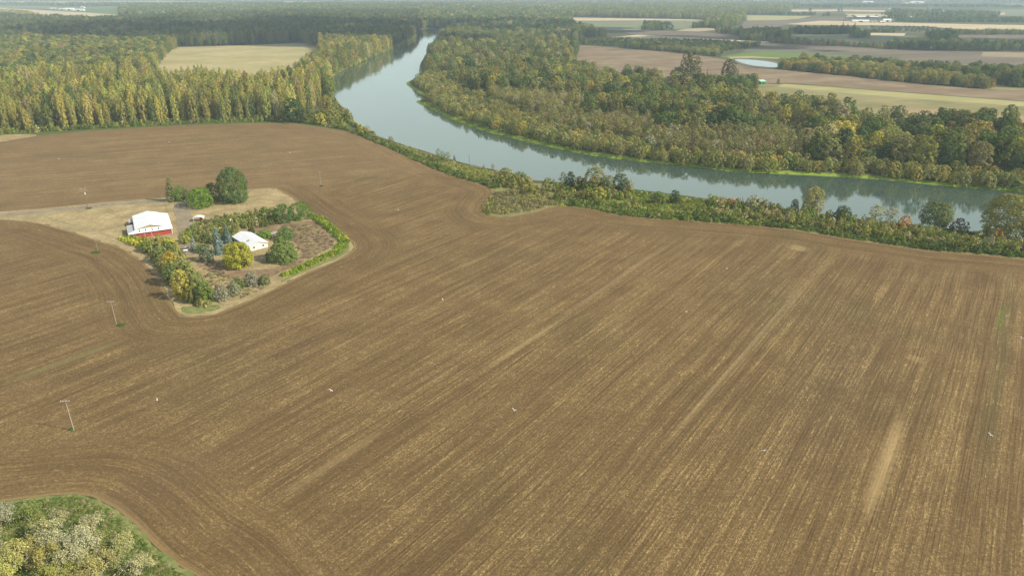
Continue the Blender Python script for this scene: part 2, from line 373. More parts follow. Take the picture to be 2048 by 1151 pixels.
sheet('grass_verge', GP([(-200,270),(0,262),(100,258),(200,255),(300,248),(400,243),(520,238),(620,238),(660,250),(700,262),(650,256),(580,246),(520,246),(400,250),(300,254),(180,262),(60,272),(0,272),(-200,290)]), .008, patch_mat('dark_grass', [(.06, .10, .02), (.09, .12, .03), (.12, .12, .05)], (.05, .4)), 6, .4)  # darker green grass along the foot of the poplar stand
sheet('dry_grass_ground', GP([(-200,280),(0,268),(40,268),(80,270),(60,274),(30,279),(0,284),(-200,305)]), .026, DRY, 3, .3)
TRK = lambda pts, wd: np.vstack([np.array([G(u, v-wd/2) for u, v in pts]), np.array([G(u, v+wd/2) for u, v in pts])[::-1]])
sheet('driveway', TRK([(-420,470),(-120,438),(0,430),(100,421),(170,414),(250,406),(330,401),(420,396),(440,394)], 7), .030, GRAVEL, 3, .25)
sheet('driveway', GP([(352,402),(372,402),(384,425),(385,455),(382,475),(392,497),(388,512),(362,510),(352,497),(356,470),(352,440),(345,420)]), .032, GRAVEL, 2, .3)
sheet('farm_track', TRK([(60,424),(130,446),(200,466),(240,478)], 4), .028, patch_mat('worn_track', [(.25, .21, .11), (.33, .27, .15), (.16, .15, .07)], (.2, .8)), 2, .25)
sheet('brown_garden_ground', GP([(560,447),(600,446),(628,440),(650,455),(672,480),(660,497),(620,515),(600,528),(560,545),(520,560),(470,556),(420,545),(390,528),(392,515),(430,522),(500,545),(610,520),(590,480),(500,462),(500,455)]), .030, BROWNDRY, 3, .35)
SCRUBG = patch_mat('bank_scrub_ground', [(.13, .16, .045), (.22, .22, .08), (.27, .22, .11)], (.06, .4))
sheet('bank_ground', GP([(700,262),(720,262),(745,271),(790,287),(850,306),(905,324),(960,338),(1010,349),(1045,356),(1062,366),(1100,368),(1160,374),(1260,384),(1370,397),(1500,414),(1660,438),(1820,455),(1960,473),(2048,487),(2300,530),(2300,553)]+bank_edge[::-1][2:]), .012, SCRUBG, 5, .3)
sheet('bank_ground', GP([(990,386),(1010,384),(1040,380),(1075,372),(1100,395),(1125,408),(1100,412),(1060,424),(1010,432),(978,428),(968,420),(975,405)]), .018, patch_mat('corner_weeds', [(.17, .135, .07), (.24, .20, .10), (.14, .15, .05)], (.1, .5)), 3, .3)

# far fields
def FM(name, a, b, c=None, st=None, s=(.02, .3)): return patch_mat(name, [a, b]+([c] if c else []), s, st)
st0 = math.radians(20)
M_BR = FM('far_brown_soil', (.15, .108, .066), (.23, .17, .105), (.28, .22, .14), st0, (.02, .02)); M_OL = FM('far_olive_grass', (.17, .16, .065), (.24, .22, .10), (.30, .25, .13), st0, (.035, .015))
M_YG = FM('far_pale_grass', (.28, .27, .11), (.37, .33, .16), None, st0, (.03, .1)); M_TAN = FM('far_stubble', (.42, .34, .21), (.55, .45, .29), None, st0, (.02, .1))
M_GR = FM('far_green_crop', (.10, .16, .03), (.13, .19, .05), None, st0, (.02, .1)); M_DK = FM('far_dark_crop', (.11, .105, .07), (.15, .14, .09), None, st0, (.02, .1))
M_PU = FM('far_dark_soil', (.135, .11, .08), (.18, .15, .11), None, st0, (.02, .1)); M_GG = FM('far_grey_green', (.15, .17, .09), (.20, .21, .12), None, st0, (.02, .1))
M_PALE = FM('far_pale_meadow', (.30, .26, .12), (.42, .34, .18), (.26, .26, .09), None, (.012, .06))
ff = [
 ('stubble_field', M_PALE, [(350,95),(420,93),(500,90.5),(600,86.5),(650,85),(650,130),(560,175),(450,190),(330,190),(300,160),(318,125),(326,114)]),
 ('stubble_field', M_TAN, [(-60,14),(0,16),(90,21),(180,26),(238,30),(236,38),(150,38),(0,30),(-60,28)]),
 ('green_field', M_GR, [(95,18),(240,17.5),(244,29),(180,26),(100,22)]),
 ('grass_field', M_GG, [(-60,8),(40,10),(120,14),(250,14.5),(240,17),(90,18),(-60,15)]),
 ('ploughed_field', M_BR, [(1150,90),(1240,96),(1330,104),(1410,113),(1470,123),(1540,137),(1570,139),(1640,147),(1700,152),(1780,162),(1880,172),(1990,180),(2150,184),(2150,210),(2048,202),(1900,191),(1750,180),(1660,172),(1570,166),(1530,168),(1480,163),(1400,168),(1300,165),(1180,150),(1140,120)]),
 ('grass_field', M_OL, [(1530,169),(1570,168),(1660,173),(1750,181),(1900,192),(2048,203),(2150,211),(2150,285),(2048,272),(1900,264),(1780,258),(1650,240),(1560,215),(1480,195),(1400,180),(1450,172)]),
 ('grass_field', M_YG, [(1568,168),(1700,178),(1850,189),(2048,204),(2150,212),(2150,222),(2048,213),(1850,199),(1700,187),(1555,173)]),
 ('stubble_field', FM('far_low_stubble', (.27, .20, .11), (.34, .26, .14), None, st0), [(1760,214),(1900,220),(2048,233),(2150,242),(2150,255),(2048,246),(1900,232),(1800,226)]),
 ('grass_field', M_GR, [(1490,106),(1530,103),(1640,108.5),(1760,117),(1758,122),(1640,118),(1540,115.5),(1470,117),(1440,114),(1480,107)]),
 ('grass_field', M_YG, [(1455,114),(1500,112.5),(1560,116),(1555,118),(1500,116),(1462,118)]),
 ('crop_field', M_DK, [(1500,94),(1600,98),(1700,104),(1785,108),(1815,111),(1760,119),(1700,114),(1640,109),(1530,103),(1485,105)]),
 ('ploughed_field', M_PU, [(1515,85),(1660,92),(1800,100),(1980,104),(2150,106),(2150,138),(2048,135),(1900,128),(1780,126),(1760,120),(1812,111),(1700,104),(1600,98),(1498,93)]),
 ('stubble_field', FM('far_tan_strip', (.25, .2, .13), (.30, .24, .15)), [(1966,104),(2150,107),(2150,119),(1962,113)]),
 ('grass_field', M_OL, [(1755,124),(1900,128),(2048,135),(2150,139),(2150,185),(1990,180),(1880,165),(1760,140)]),
 ('orchard_ground', M_DK, [(1160,77),(1260,80),(1400,82),(1520,87),(1522,93),(1455,103),(1430,115),(1350,106),(1260,97),(1160,90)]),
 ('stubble_field', M_TAN, [(1212,76),(1275,70),(1360,74),(1440,79),(1535,83),(1542,86),(1480,84),(1400,81),(1300,79),(1225,78)]),
 ('ploughed_field', M_PU, [(1268,62),(1330,62),(1400,64),(1480,72),(1480,79),(1440,78),(1360,74),(1275,70),(1250,66)]),
 ('stubble_field', FM('far_tan2', (.33, .27, .18), (.40, .33, .22)), [(1372,58),(1422,56),(1436,60),(1400,63.5),(1350,62)]),
 ('grass_field', M_GG, [(1150,43),(1300,41),(1410,43),(1415,55),(1370,58),(1260,61.5),(1140,61)]),
 ('stubble_field', M_TAN, [(1140,35.5),(1300,38),(1405,40),(1408,42),(1300,41),(1140,42)]),
 ('grass_field', M_YG, [(1494,31),(1570,32),(1622,33),(1600,38),(1560,41),(1494,42)]),
 ('ploughed_field', M_PU, [(1488,44),(1580,41),(1625,35.5),(1705,36),(1685,41),(1640,43),(1580,48.5),(1560,54),(1480,57)]),
 ('stubble_field', M_TAN, [(1572,48.5),(1640,42),(1700,43),(1760,45),(1850,47),(2000,50),(2150,52),(2150,61),(2000,62),(1900,57),(1850,53),(1700,50.5),(1600,50)]),
 ('stubble_field', M_TAN, [(1583,20),(1680,19.5),(1770,21),(1772,24.5),(1680,23),(1583,23.5)]),
 ('green_field', M_GG, [(1688,25),(1850,26),(1852,28.5),(1690,28)]),
 ('stubble_field', M_TAN, [(1690,28.5),(1850,29),(1880,32),(1850,35),(1700,33)]),
 ('grass_field', M_GG, [(1568,69),(1700,69),(1812,72),(1815,85),(1740,86),(1640,80),(1556,76)]),
 ('stubble_field', FM('far_tan3', (.36, .30, .21), (.44, .36, .25)), [(1570,77),(1640,80),(1760,86),(1765,92),(1640,89),(1560,84)]),
 ('stubble_field', M_TAN, [(1735,66),(1812,67),(1808,72),(1738,71)]),
 ('orchard_ground', M_DK, [(1733,51),(1872,54),(1885,60),(1850,66),(1740,65)]),
 ('ploughed_field', M_PU, [(1900,69),(2150,70),(2150,78),(1920,78)]),
 ('green_field', M_GG, [(1960,20),(2150,18),(2150,32),(1990,32),(1960,26)]),
 ('stubble_field', M_TAN, [(1940,25),(2010,26),(2010,30),(1940,30)]),
 ('stubble_field', M_TAN, [(1100,8),(1270,7.5),(1270,9.5),(1100,10)]),
 ('grass_field', M_YG, [(-100,3),(330,2),(500,5),(330,7),(-100,7)]),
 ('stubble_field', M_TAN, [(570,3),(640,4),(700,6),(640,8),(560,7)]),
 ('grass_field', M_GG, [(1300,6),(1560,5),(1560,8),(1300,9)]),
 ('stubble_field', M_TAN, [(1500,-1),(1900,0),(1900,2),(1500,1.5)]),
 ('stubble_field', M_TAN, [(640,-2),(1100,-1),(1100,1),(700,1)]),
 ('stubble_field', M_TAN, [(1810,5),(1850,5),(1850,8),(1800,8)]),
 ('grass_field', M_GG, [(1850,8),(2150,9),(2150,13),(1850,12)]),
]
FFP = []
for i, (n_, m_, p_) in enumerate(ff):
    pp = GP(p_); FFP.append(pp); sheet(n_, pp, .02+.012*i, m_, 60, 0, False)
pond = GP([(1467,119),(1500,120),(1540,124),(1558,129.5),(1561,135),(1545,136),(1500,131.5),(1475,124)])
sheet('pond_bank_grass', GP([(1458,117),(1500,117),(1545,120),(1566,127),(1570,138),(1540,139),(1498,134),(1468,127)]), .62, M_DK, 20, 0, True)
sheet('pond_water', pond, .66, WATER, 10, 0, True)

# ------------------------------------------------------------------ foliage prototypes
def quads(pos, nor, size, r):
    n = len(pos); nor = nor/np.maximum(np.linalg.norm(nor, axis=1), 1e-6)[:, None]
    t = np.cross(nor, r.normal(size=(n, 3))); t /= np.maximum(np.linalg.norm(t, axis=1), 1e-6)[:, None]
    b = np.cross(nor, t); s = (size*r.uniform(.6, 1.35, n))[:, None]*.5; e = r.uniform(.55, 1.0, n)[:, None]
    sk = r.uniform(-.4, .4, n)[:, None]
    v = np.stack([pos-t*s-b*s*e*(.5+sk*.5), pos+t*s*.8-b*s*e, pos+t*s*(1+sk*.3)+b*s*e*.7, pos-t*s*.5+b*s*e], 1).reshape(-1, 3)
    return v, np.arange(4*n).reshape(n, 4)
def crown_data(r, H, R, base, prof, nc, nl, leaf, cr=.3, up=.35, vert=1.0, flat=0.0):
    """leaf quads in clumps spread evenly over the envelope given by prof(t)"""
    ts = np.linspace(0, 1, 60); pr = np.array([prof(t) for t in ts]); wt = pr*R*np.hypot(H-base, np.gradient(pr, ts)*R)+.02*R*R; cw = np.cumsum(wt); cw /= cw[-1]
    P, N, LV = [], [], []
    for i in range(nc):
        t = float(np.interp((i+r.uniform(.1, .9))/nc, cw, ts)); rad = R*prof(t); a = i*2.39996+r.uniform(-.5, .5)
        inner = r.uniform() < .28; rc = max(R*cr*r.uniform(.75, 1.25)*(.5+.5*prof(t)), leaf*.7)
        q = max(0, rad-rc*.75)*(r.uniform(.2, .7) if inner else r.uniform(.86, 1.04)); z = min(base+(H-base)*t, H-rc*vert*.5)
        c = np.array([q*math.cos(a), q*math.sin(a), z])
        k = max(4, int(nl/nc*r.uniform(.8, 1.25)*(rc/(R*cr))**1.5))
        d = r.normal(size=(k, 3)); w2 = (t*t)*1.2; out = np.array([math.cos(a)*(1-.5*t), math.sin(a)*(1-.5*t), up+w2]); out /= np.linalg.norm(out); d += out*1.15
        d /= np.linalg.norm(d, axis=1)[:, None]
        p = c+d*rc*np.array([1, 1, vert])*r.uniform(.65, 1.05, k)[:, None]
        p[:, 2] = np.clip(p[:, 2], min(base*.6+.1, H*.5), H)
        P.append(p); N.append(d*(1-flat)+np.array([0, 0, flat])+out*.35+r.normal(0, .33, (k, 3)))
        cb = r.uniform(.35, .65); LV.append(np.clip(cb+r.normal(0, .2, k), 0, 1))
    return np.vstack(P), np.vstack(N), np.concatenate(LV)
def make_mesh(name, P, N, LV, leaf, r, mat_, extra=None, mat2=None):
    v, f = quads(P, N, leaf, r); v = v.tolist(); f = f.tolist(); mi = [0]*len(f); lv = LV.tolist()
    if extra is not None:
        b = len(v); v += [tuple(p) for p in extra.v]; f += [tuple(i+b for i in q) for q in extra.f]; k = len(extra.f); mi += [1]*k; lv += [.5]*k
    me = mesh(name, v, f, (mat_,)+((mat2,) if mat2 else ()), mi)
    a = me.attributes.new('lv', 'FLOAT', 'FACE'); a.data.foreach_set('value', np.array(lv, np.float32)); return me
def trunk_mb(r, H, R, base, rt, nb=5):
    m = MB(); lean = r.normal(0, .02*H, 2); p = Vector((0, 0, -.3)); pr = rt
    for k in range(1, 5):
        t = k/4; q = Vector((lean[0]*t, lean[1]*t, H*.88*t)); r1 = rt*(1-.8*t); m.tube(p, q, pr, r1, 6); p = q; pr = r1
    for k in range(nb):
        t = r.uniform(.3, .8); a = r.uniform(0, 6.28); s = Vector((lean[0]*t, lean[1]*t, H*.88*t)); L_ = R*r.uniform(.5, .85)
        m.tube(s, s+Vector((math.cos(a)*L_, math.sin(a)*L_, L_*r.uniform(.4, 1.0))), rt*(1-.8*t)*.5, rt*.08, 5)
    return m
PRO = {
 'poplar': dict(H=30, R=4.4, base=2.5, prof=lambda t: (.66+.5*t)*(1-t**4)+.10, nc=85, nl=2300, leaf=.72, cr=.28, vert=1.6, rt=.38),
 'cottonwood': dict(H=26, R=7.0, base=3.5, prof=lambda t: math.sqrt(max(0, 1-(2*t-.85)**2*.74))*.95, nc=85, nl=2400, leaf=.8, cr=.24, vert=1.3, rt=.5),
 'broadleaf': dict(H=18, R=6.8, base=2.0, prof=lambda t: math.sqrt(max(0, 1-(t*1.25-.3)**2*.95)), nc=80, nl=2200, leaf=.78, cr=.24, vert=1.0, rt=.4),
 'willow': dict(H=9, R=5.0, base=.3, prof=lambda t: math.sqrt(max(0, 1-t**2*.9)), nc=60, nl=1300, leaf=.6, cr=.22, vert=.9, rt=.2),
 'sapling': dict(H=13, R=2.7, base=1.0, prof=lambda t: (.5+1.1*t)*(1-t**3)+.12, nc=32, nl=620, leaf=.5, cr=.36, vert=1.6, rt=.12),
 'conifer': dict(H=28, R=4.4, base=1.0, prof=lambda t: max(.04, 1-t), nc=60, nl=1100, leaf=.95, cr=.26, vert=.5, rt=.4),
 'bush': dict(H=2.6, R=2.2, base=0, prof=lambda t: math.sqrt(max(0, 1-t*t)), nc=12, nl=170, leaf=.55, cr=.4, vert=.8, rt=0),
}
PALETRUNK = ('poplar', 'sapling')
protoC = {}; VAR = {}
for k, p in PRO.items():
    col = bpy.data.collections.new('proto_'+k); protoC[k] = col; VAR[k] = []
    for j in range(5):
        r = np.random.default_rng(100+j*17+len(k))
        P, N, LV = crown_data(r, p['H'], p['R'], p['base'], p['prof'], p['nc'], p['nl'], p['leaf'], p['cr'], vert=p['vert'])
        bark = PALEBARK if k in PALETRUNK else BARK
        tr = trunk_mb(r, p['H'], p['R'], p['base'], p['rt']) if p['rt'] else None
        me = make_mesh('proto_%s_%d' % (k, j), P, N, LV, p['leaf'], r, LEAFI, tr, bark if tr else None)
        ob = bpy.data.objects.new('proto_%s_%d' % (k, j), me); col.objects.link(ob)
        r = np.random.default_rng(100+j*17+len(k))
        cm = make_mesh('%s_crown' % k, P, N, LV, p['leaf'], r, LEAF)
        VAR[k].append((cm, mesh('%s_trunk' % k, tr.v, tr.f, (bark,)) if tr else None))

def stuff(name, label, kind, pts, z, scl, tint, r):
    n = len(pts)
    if n == 0: return
    me = bpy.data.meshes.new(name); me.from_pydata([(float(a), float(b), float(c)) for (a, b), c in zip(pts, z)], [], [])
    def at(nm, ty, val, key):
        a = me.attributes.new(nm, ty, 'POINT'); a.data.foreach_set(key, np.asarray(val).ravel())
    rot = np.zeros((n, 3), np.float32); rot[:, 2] = r.uniform(0, 6.283, n)
    at('rot', 'FLOAT_VECTOR', rot, 'vector'); at('scl', 'FLOAT_VECTOR', scl.astype(np.float32), 'vector')
    at('pick', 'INT', r.integers(0, 5, n).astype(np.int32), 'value')
    at('tint', 'FLOAT_COLOR', np.c_[tint, np.ones(n)].astype(np.float32), 'color')
    o = link(name, me); tag(o, label, kind='stuff'); o['category'] = 'ground cover' if kind == 'bush' else 'forest'
    g = bpy.data.node_groups.new(name, 'GeometryNodeTree')
    g.interface.new_socket('Geometry', in_out='INPUT', socket_type='NodeSocketGeometry'); g.interface.new_socket('Geometry', in_out='OUTPUT', socket_type='NodeSocketGeometry')
    N_ = g.nodes.new; gi = N_('NodeGroupInput'); go = N_('NodeGroupOutput'); ip = N_('GeometryNodeInstanceOnPoints'); ci = N_('GeometryNodeCollectionInfo')
    ci.inputs[0].default_value = protoC[kind]; ci.inputs[1].default_value = True; ci.inputs[2].default_value = True
    def na(nm, ty):
        x = N_('GeometryNodeInputNamedAttribute'); x.data_type = ty; x.inputs[0].default_value = nm; return x.outputs[0]
    l = g.links.new; l(gi.outputs[0], ip.inputs['Points']); l(ci.outputs[0], ip.inputs['Instance']); ip.inputs['Pick Instance'].default_value = True
    l(na('pick', 'INT'), ip.inputs['Instance Index']); l(na('rot', 'FLOAT_VECTOR'), ip.inputs['Rotation']); l(na('scl', 'FLOAT_VECTOR'), ip.inputs['Scale'])
    l(ip.outputs[0], go.inputs[0]); md = o.modifiers.new('scatter', 'NODES'); md.node_group = g
    return o

NAMES = {'poplar': 'poplar_tree', 'cottonwood': 'cottonwood_tree', 'broadleaf': 'broadleaf_tree', 'willow': 'willow_bush', 'sapling': 'slender_tree', 'conifer': 'conifer_tree', 'bush': 'bush'}
CATS = {'poplar': 'tree', 'cottonwood': 'tree', 'broadleaf': 'tree', 'willow': 'bush', 'sapling': 'tree', 'conifer': 'tree', 'bush': 'bush'}
def tree_thing(kind, x, y, z, scl, tint, label, group=None, rz=None, parts=True, name=None, var=None):
    j = random.randrange(5) if var is None else var; cm, tm = VAR[kind][j]
    e = empty(name or NAMES[kind], (x, y, z), random.uniform(0, 6.28) if rz is None else rz)
    tag(e, label, CATS[kind], group)
    c = link('crown', cm, e); c.scale = scl; c.color = (*[min(.7, q) for q in tint], 1)
    if tm is not None and parts:
        t = link('trunk', tm, e); t.scale = scl
    return e

# tints (real leaf colours)
OL = (.235, .235, .065); GN = (.130, .175, .045); DG = (.070, .105, .038); GO = (.38, .31, .085); TAN = (.36, .31, .165); YL = (.42, .37, .06); RU = (.32, .22, .09)
WI = (.265, .255, .095); BR = (.24, .20, .11); BG = (.18, .24, .045); OR = (.50, .25, .06); GY = (.36, .34, .23)
def tints(n, cols, wts, r, jit=.14):
    c = np.array(cols)[r.choice(len(cols), n, p=np.array(wts)/sum(wts))]
    return np.clip(c*(1+r.normal(0, jit, (n, 1)))*(1+r.normal(0, .05, (n, 3))), .01, .6)

def hexfill(poly, s, r, jit=.38):
    x0, y0 = poly.min(0); x1, y1 = poly.max(0)
    gx, gy = np.meshgrid(np.arange(x0, x1, s), np.arange(y0, y1, s*.87)); gx = gx+(np.arange(gx.shape[0]) % 2)[:, None]*s/2
    p = np.stack([gx.ravel(), gy.ravel()], 1); p = p+r.uniform(-jit, jit, p.shape)*s
    p = p[inside(p, poly)]
    u, v = Pj(p[:, 0], p[:, 1], 0.0); k = (u > -110) & (u < 2160); p = p[k]
    return p
def vnoise(p, s, seed=0):                 # smooth 0..1 value noise
    q = p/s; i = np.floor(q).astype(int); f = q-i; f = f*f*(3-2*f)
    def h(a, b): return ((np.sin(a*127.1+b*311.7+seed*74.7)*43758.5453) % 1)
    a = h(i[:, 0], i[:, 1]); b = h(i[:, 0]+1, i[:, 1]); c = h(i[:, 0], i[:, 1]+1); d = h(i[:, 0]+1, i[:, 1]+1)
    return (a*(1-f[:, 0])+b*f[:, 0])*(1-f[:, 1])+(c*(1-f[:, 0])+d*f[:, 0])*f[:, 1]

class Pool:
    """gathers all trees of a kind; the nearest ones become things, the rest one mass"""
    def __init__(s): s.d = {}
    def add(s, key, pts, hs, ws, tn):
        s.d.setdefault(key, []).append((pts, hs, ws, tn))
POOL = Pool()
def forest(poly, kind, spacing, hr, wr, cols, wts, r, keep=None, key=None, raw=False, dark=1.0):
    p = hexfill(GP(poly) if not raw else poly, spacing, r)
    if len(p) == 0: return
    sd = river_sd(p) if p[:, 1].min() < 2500 else np.full(len(p), 999.)
    k = sd > 1.5
    if keep is not None: k &= keep(p, sd)
    p = p[k]; n = len(p)
    nv = vnoise(p, 45, 3)
    h = r.uniform(*hr, n)*(.85+.3*nv); wd = r.uniform(*wr, n)
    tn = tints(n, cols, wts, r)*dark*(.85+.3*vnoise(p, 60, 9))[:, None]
    POOL.add(key or kind, p, h, wd, tn)
R_ = lambda s: np.random.default_rng(s)

# left: poplar stand along the far edge of the field, mixed wood behind
forest([(-150,288),(0,268),(60,264),(180,256),(300,250),(400,245),(520,241),(585,240),(640,215),(650,196),(560,190),(450,190),(330,190),(300,160),(250,165),(-150,200)], 'poplar', 8.0, (.72, 1.18), (.78, 1.05), [(.27,.26,.075), GN, (.40,.34,.09), TAN, (.35,.33,.09), DG], [4, 1.2, 2.2, .8, 3, .4], R_(1), dark=1.02)
forest([(-150,200),(250,165),(300,160),(318,125),(326,114),(350,98),(340,80),(-150,95)], 'broadleaf', 10.5, (.85, 1.35), (.85, 1.2), [OL, GN, (.34,.30,.085), DG, YL, BR], [4, 3, 1.4, 1.2, .4, .5], R_(2), key='lwood')
forest([(560,190),(665,205),(650,165),(690,148),(745,122),(815,95),(640,95),(640,130),(600,160)], 'cottonwood', 9.5, (.85, 1.2), (.75, 1.05), [OL, GO, GN, TAN], [4, 2, 2, .6], R_(3), key='lbank')
forest([(640,95),(815,92),(845,72),(846,58),(700,58),(340,70),(345,94),(420,92),(600,85)], 'cottonwood', 11, (.85, 1.15), (.8, 1.1), [GN, OL, DG, BR], [4, 3, 2, 1], R_(4), key='dark', dark=0.8)  # leaf tint darkened too, painting in part of the cloud shadow
forest([(-150,95),(340,80),(340,70),(700,58),(836,58),(840,30),(560,30),(240,46),(150,47),(0,40),(-150,38)], 'cottonwood', 14, (.85, 1.15), (.9, 1.25), [GN, OL, DG, BR, GO], [4, 3, 2, 1, .5], R_(5), key='dark', dark=0.8)  # same darkened tint: cloud shade partly put into the leaf colour
# right bank: willows, slender tan trees, big wood
rw = [(820,170),(835,205),(905,235),(1000,268),(1130,298),(1270,320),(1400,333),(1560,345),(1750,355),(1950,375),(2150,398),(2150,285),(2048,276),(1960,264),(1850,266),(1740,260),(1650,236),(1560,217),(1505,206),(1440,196),(1350,180),(1250,172),(1180,162),(1145,142),(1152,98),(1000,75),(900,62),(870,95),(842,120),(838,150),(830,165)]
def uu(p): return Pj(p[:, 0], p[:, 1], 0.)[0]
def zone(p, sd):      # 0 willow, 1 slender, 2 big
    u, v = Pj(p[:, 0], p[:, 1], 0.); n = vnoise(p, 40, 5); n2 = vnoise(p, 70, 11)
    far_ = v < 150
    wl = np.where(far_, 12, np.where(u < 1080, 62, np.where(u < 1300, 38, 20)))*(.7+.6*n)+3
    tn = np.where((u > 985) & (u < 1600) & (v > 195), 100*(.5+1.0*n2), 0)
    return np.where(sd < wl, 0, np.where(sd < wl+tn, 1, 2))
forest(rw, 'willow', 6.4, (.65, 1.15), (.7, 1.15), [WI, OL, GO, GN], [5, 3, 1.3, 1], R_(6), lambda p, sd: (zone(p, sd) == 0) & (sd > np.where(uu(p) < 1100, 8.5, np.where(uu(p) < 1250, 5, 2.2))), key='rwillow', dark=1.08)
forest(rw, 'sapling', 5.0, (.7, 1.25), (.9, 1.5), [(.31,.275,.13), WI, RU, OL, GY], [4, 4, .4, 3, .5], R_(7), lambda p, sd: zone(p, sd) == 1, key='rslender', dark=.9)
forest(rw, 'broadleaf', 12.0, (.65, 1.4), (.85, 1.45), [OL, GN, DG, WI, GO, YL], [4.5, 4.5, 2, 3, .7, .4], R_(8), lambda p, sd: (zone(p, sd) == 2) & (vnoise(p, 30, 21) < .62), key='rwood', dark=.94)
forest(rw, 'cottonwood', 14.5, (.6, 1.1), (.85, 1.3), [OL, GN, WI, TAN, GO], [4, 3.5, 3, .5, .5], R_(9), lambda p, sd: (zone(p, sd) == 2) & (vnoise(p, 30, 21) >= .55), key='rwoodtall', dark=.95)
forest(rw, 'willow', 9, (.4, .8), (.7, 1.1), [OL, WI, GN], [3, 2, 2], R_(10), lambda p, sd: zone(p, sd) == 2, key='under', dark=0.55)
# far woods
forest([(836,58),(870,56),(900,58),(1000,75),(1160,90),(1160,77),(1215,77),(1150,60),(1140,43),(1140,34),(1000,12),(560,12),(240,14),(240,36),(560,30),(840,30)], 'cottonwood', 17, (.8, 1.1), (1, 1.4), [GN, OL, DG, TAN], [4, 3, 2, .8], R_(11), key='far')
forest([(-60,38),(90,42),(60,30),(0,26),(-60,24)], 'cottonwood', 17, (.6, .9), (1, 1.3), [OL, GO, TAN], [3, 2, 2], R_(14), key='far')
forest([(1000,12),(1140,34),(1300,37),(1400,39),(1410,42),(1410,56),(1440,58),(1470,54),(1488,42),(1490,30),(1560,30),(1580,20),(1585,12),(1300,10)], 'cottonwood', 18, (.75, 1.05), (1, 1.4), [GN, OL, WI, TAN], [4, 3, 2, .8], R_(12), key='far')
hedge = lambda poly, sp, sd_, hr=(.5, .9), cols=(GN, OL, DG), k='broadleaf', key='far': forest(poly, k, sp, tuple(q*(.62 if key == 'far' else 1.0) for q in hr), (.8, 1.3), list(cols), [3, 3, 2][:len(cols)]+[1]*(len(cols)-3), R_(sd_), key=key, keep=(lambda p, sd: vnoise(p, 110, 31) > .36) if sp > 20 else None)
hedge([(1562,139),(1640,147),(1700,152),(1780,162),(1880,171),(1975,178),(1985,176),(1960,168),(1900,158),(1800,147),(1700,135),(1600,130),(1558,130)], 8, 21, (.45, .85), (OL, GO, WI, GN), key='strip')
hedge([(1600,130),(1700,133),(1800,143),(1880,146),(1960,148),(2150,154),(2150,182),(2040,176),(1960,166),(1880,155),(1780,145),(1640,134)], 10, 22, (.6, 1.1), (GN, OL, DG), key='strip2')
hedge([(1440,172),(1508,168),(1508,178),(1490,184),(1440,181),(1390,174),(1395,166)], 8, 23, (.6, .9), (DG, GN, OL), key='rwoodend')
hedge([(1162,79),(1260,81),(1400,83),(1520,88),(1522,93),(1455,103),(1432,114),(1350,105.5),(1260,96.5),(1160,90)], 11, 24, (.18, .34), (GN, DG, OL), k='cottonwood', key='orchard')
hedge([(1380,97),(1440,97),(1432,114),(1350,105),(1260,97),(1300,93)], 10, 25, (.45, .75), (OL, WI, GN))
hedge([(1420,65),(1475,66),(1500,68),(1540,66),(1580,74),(1570,84),(1530,84),(1480,81),(1478,72),(1430,66)], 14, 26, (.8, 1.3), (GN, DG, OL))
hedge([(1290,52),(1320,53),(1330,61),(1285,61)], 13, 27, (.8, 1.3), (GN, DG, OL)); hedge([(1386,52),(1420,50),(1430,55),(1385,57)], 13, 28, (.6, .9), (GN, DG))
hedge([(1565,68),(1600,66),(1720,66),(1712,68.5),(1640,69.5)], 13, 29, (.9, 1.4), (DG, GN, DG)); hedge([(1700,73),(1735,72),(1738,77),(1700,77)], 12, 30, (.8, 1.2), (DG, GN, BR))
hedge([(1540,86),(1640,91),(1770,98),(1775,95.5),(1640,88),(1545,83)], 12, 31, (.5, .8), (GN, BR, OL))
hedge([(1762,99),(1790,95),(1850,90),(1900,91),(1960,95),(2150,97),(2150,104),(1980,103),(1800,100)], 13, 32, (.7, 1.2), (GN, DG, OL))
hedge([(1850,72),(1900,70),(1915,80),(1860,82)], 14, 33, (.8, 1.2), (GN, DG)); hedge([(1900,67),(2150,66),(2150,71),(1900,70)], 14, 34, (.6, .9), (GN, OL))
hedge([(1735,64),(1790,65),(1790,67),(1735,66)], 12, 35, (.4, .6), (DG, GN)); hedge([(1740,52),(1870,55),(1880,60),(1845,65),(1745,64)], 16, 36, (.2, .3), (DG, GN))
hedge([(1787,43),(1840,45),(2150,47),(2150,41),(1980,38),(1840,39),(1790,41)], 15, 37, (.5, .8), (DG, GN)); hedge([(1800,39),(1990,40),(2000,28),(1880,24),(1790,22),(1760,30)], 30, 38, (.8, 1.3), (GN, DG, OL))
hedge([(1640,17),(1790,14),(2150,17),(2150,13),(1700,11),(1580,12),(1580,17)], 26, 39, (.8, 1.2), (GN, DG, OL)); hedge([(1536,30.5),(1630,32),(1630,30),(1536,28.5)], 20, 40, (.6, 1.0), (GN, DG))
hedge([(-100,12),(240,13),(1000,11),(1300,10),(1600,11),(1600,8),(1000,8),(500,9),(-100,8)], 34, 41, (.9, 1.3), (GN, OL, DG), k='cottonwood', key='far')
hedge([(-120,3),(600,2),(1100,4),(1500,4),(2150,6),(2150,2),(1300,0),(500,-1),(-120,-1)], 46, 42, (1.0, 1.5), (GN, OL, DG), k='cottonwood', key='far')
hedge([(-120,-6),(2150,-6),(2150,-3),(-120,-3)], 80, 43, (1.2, 1.8), (GN, OL, DG), k='cottonwood', key='far')

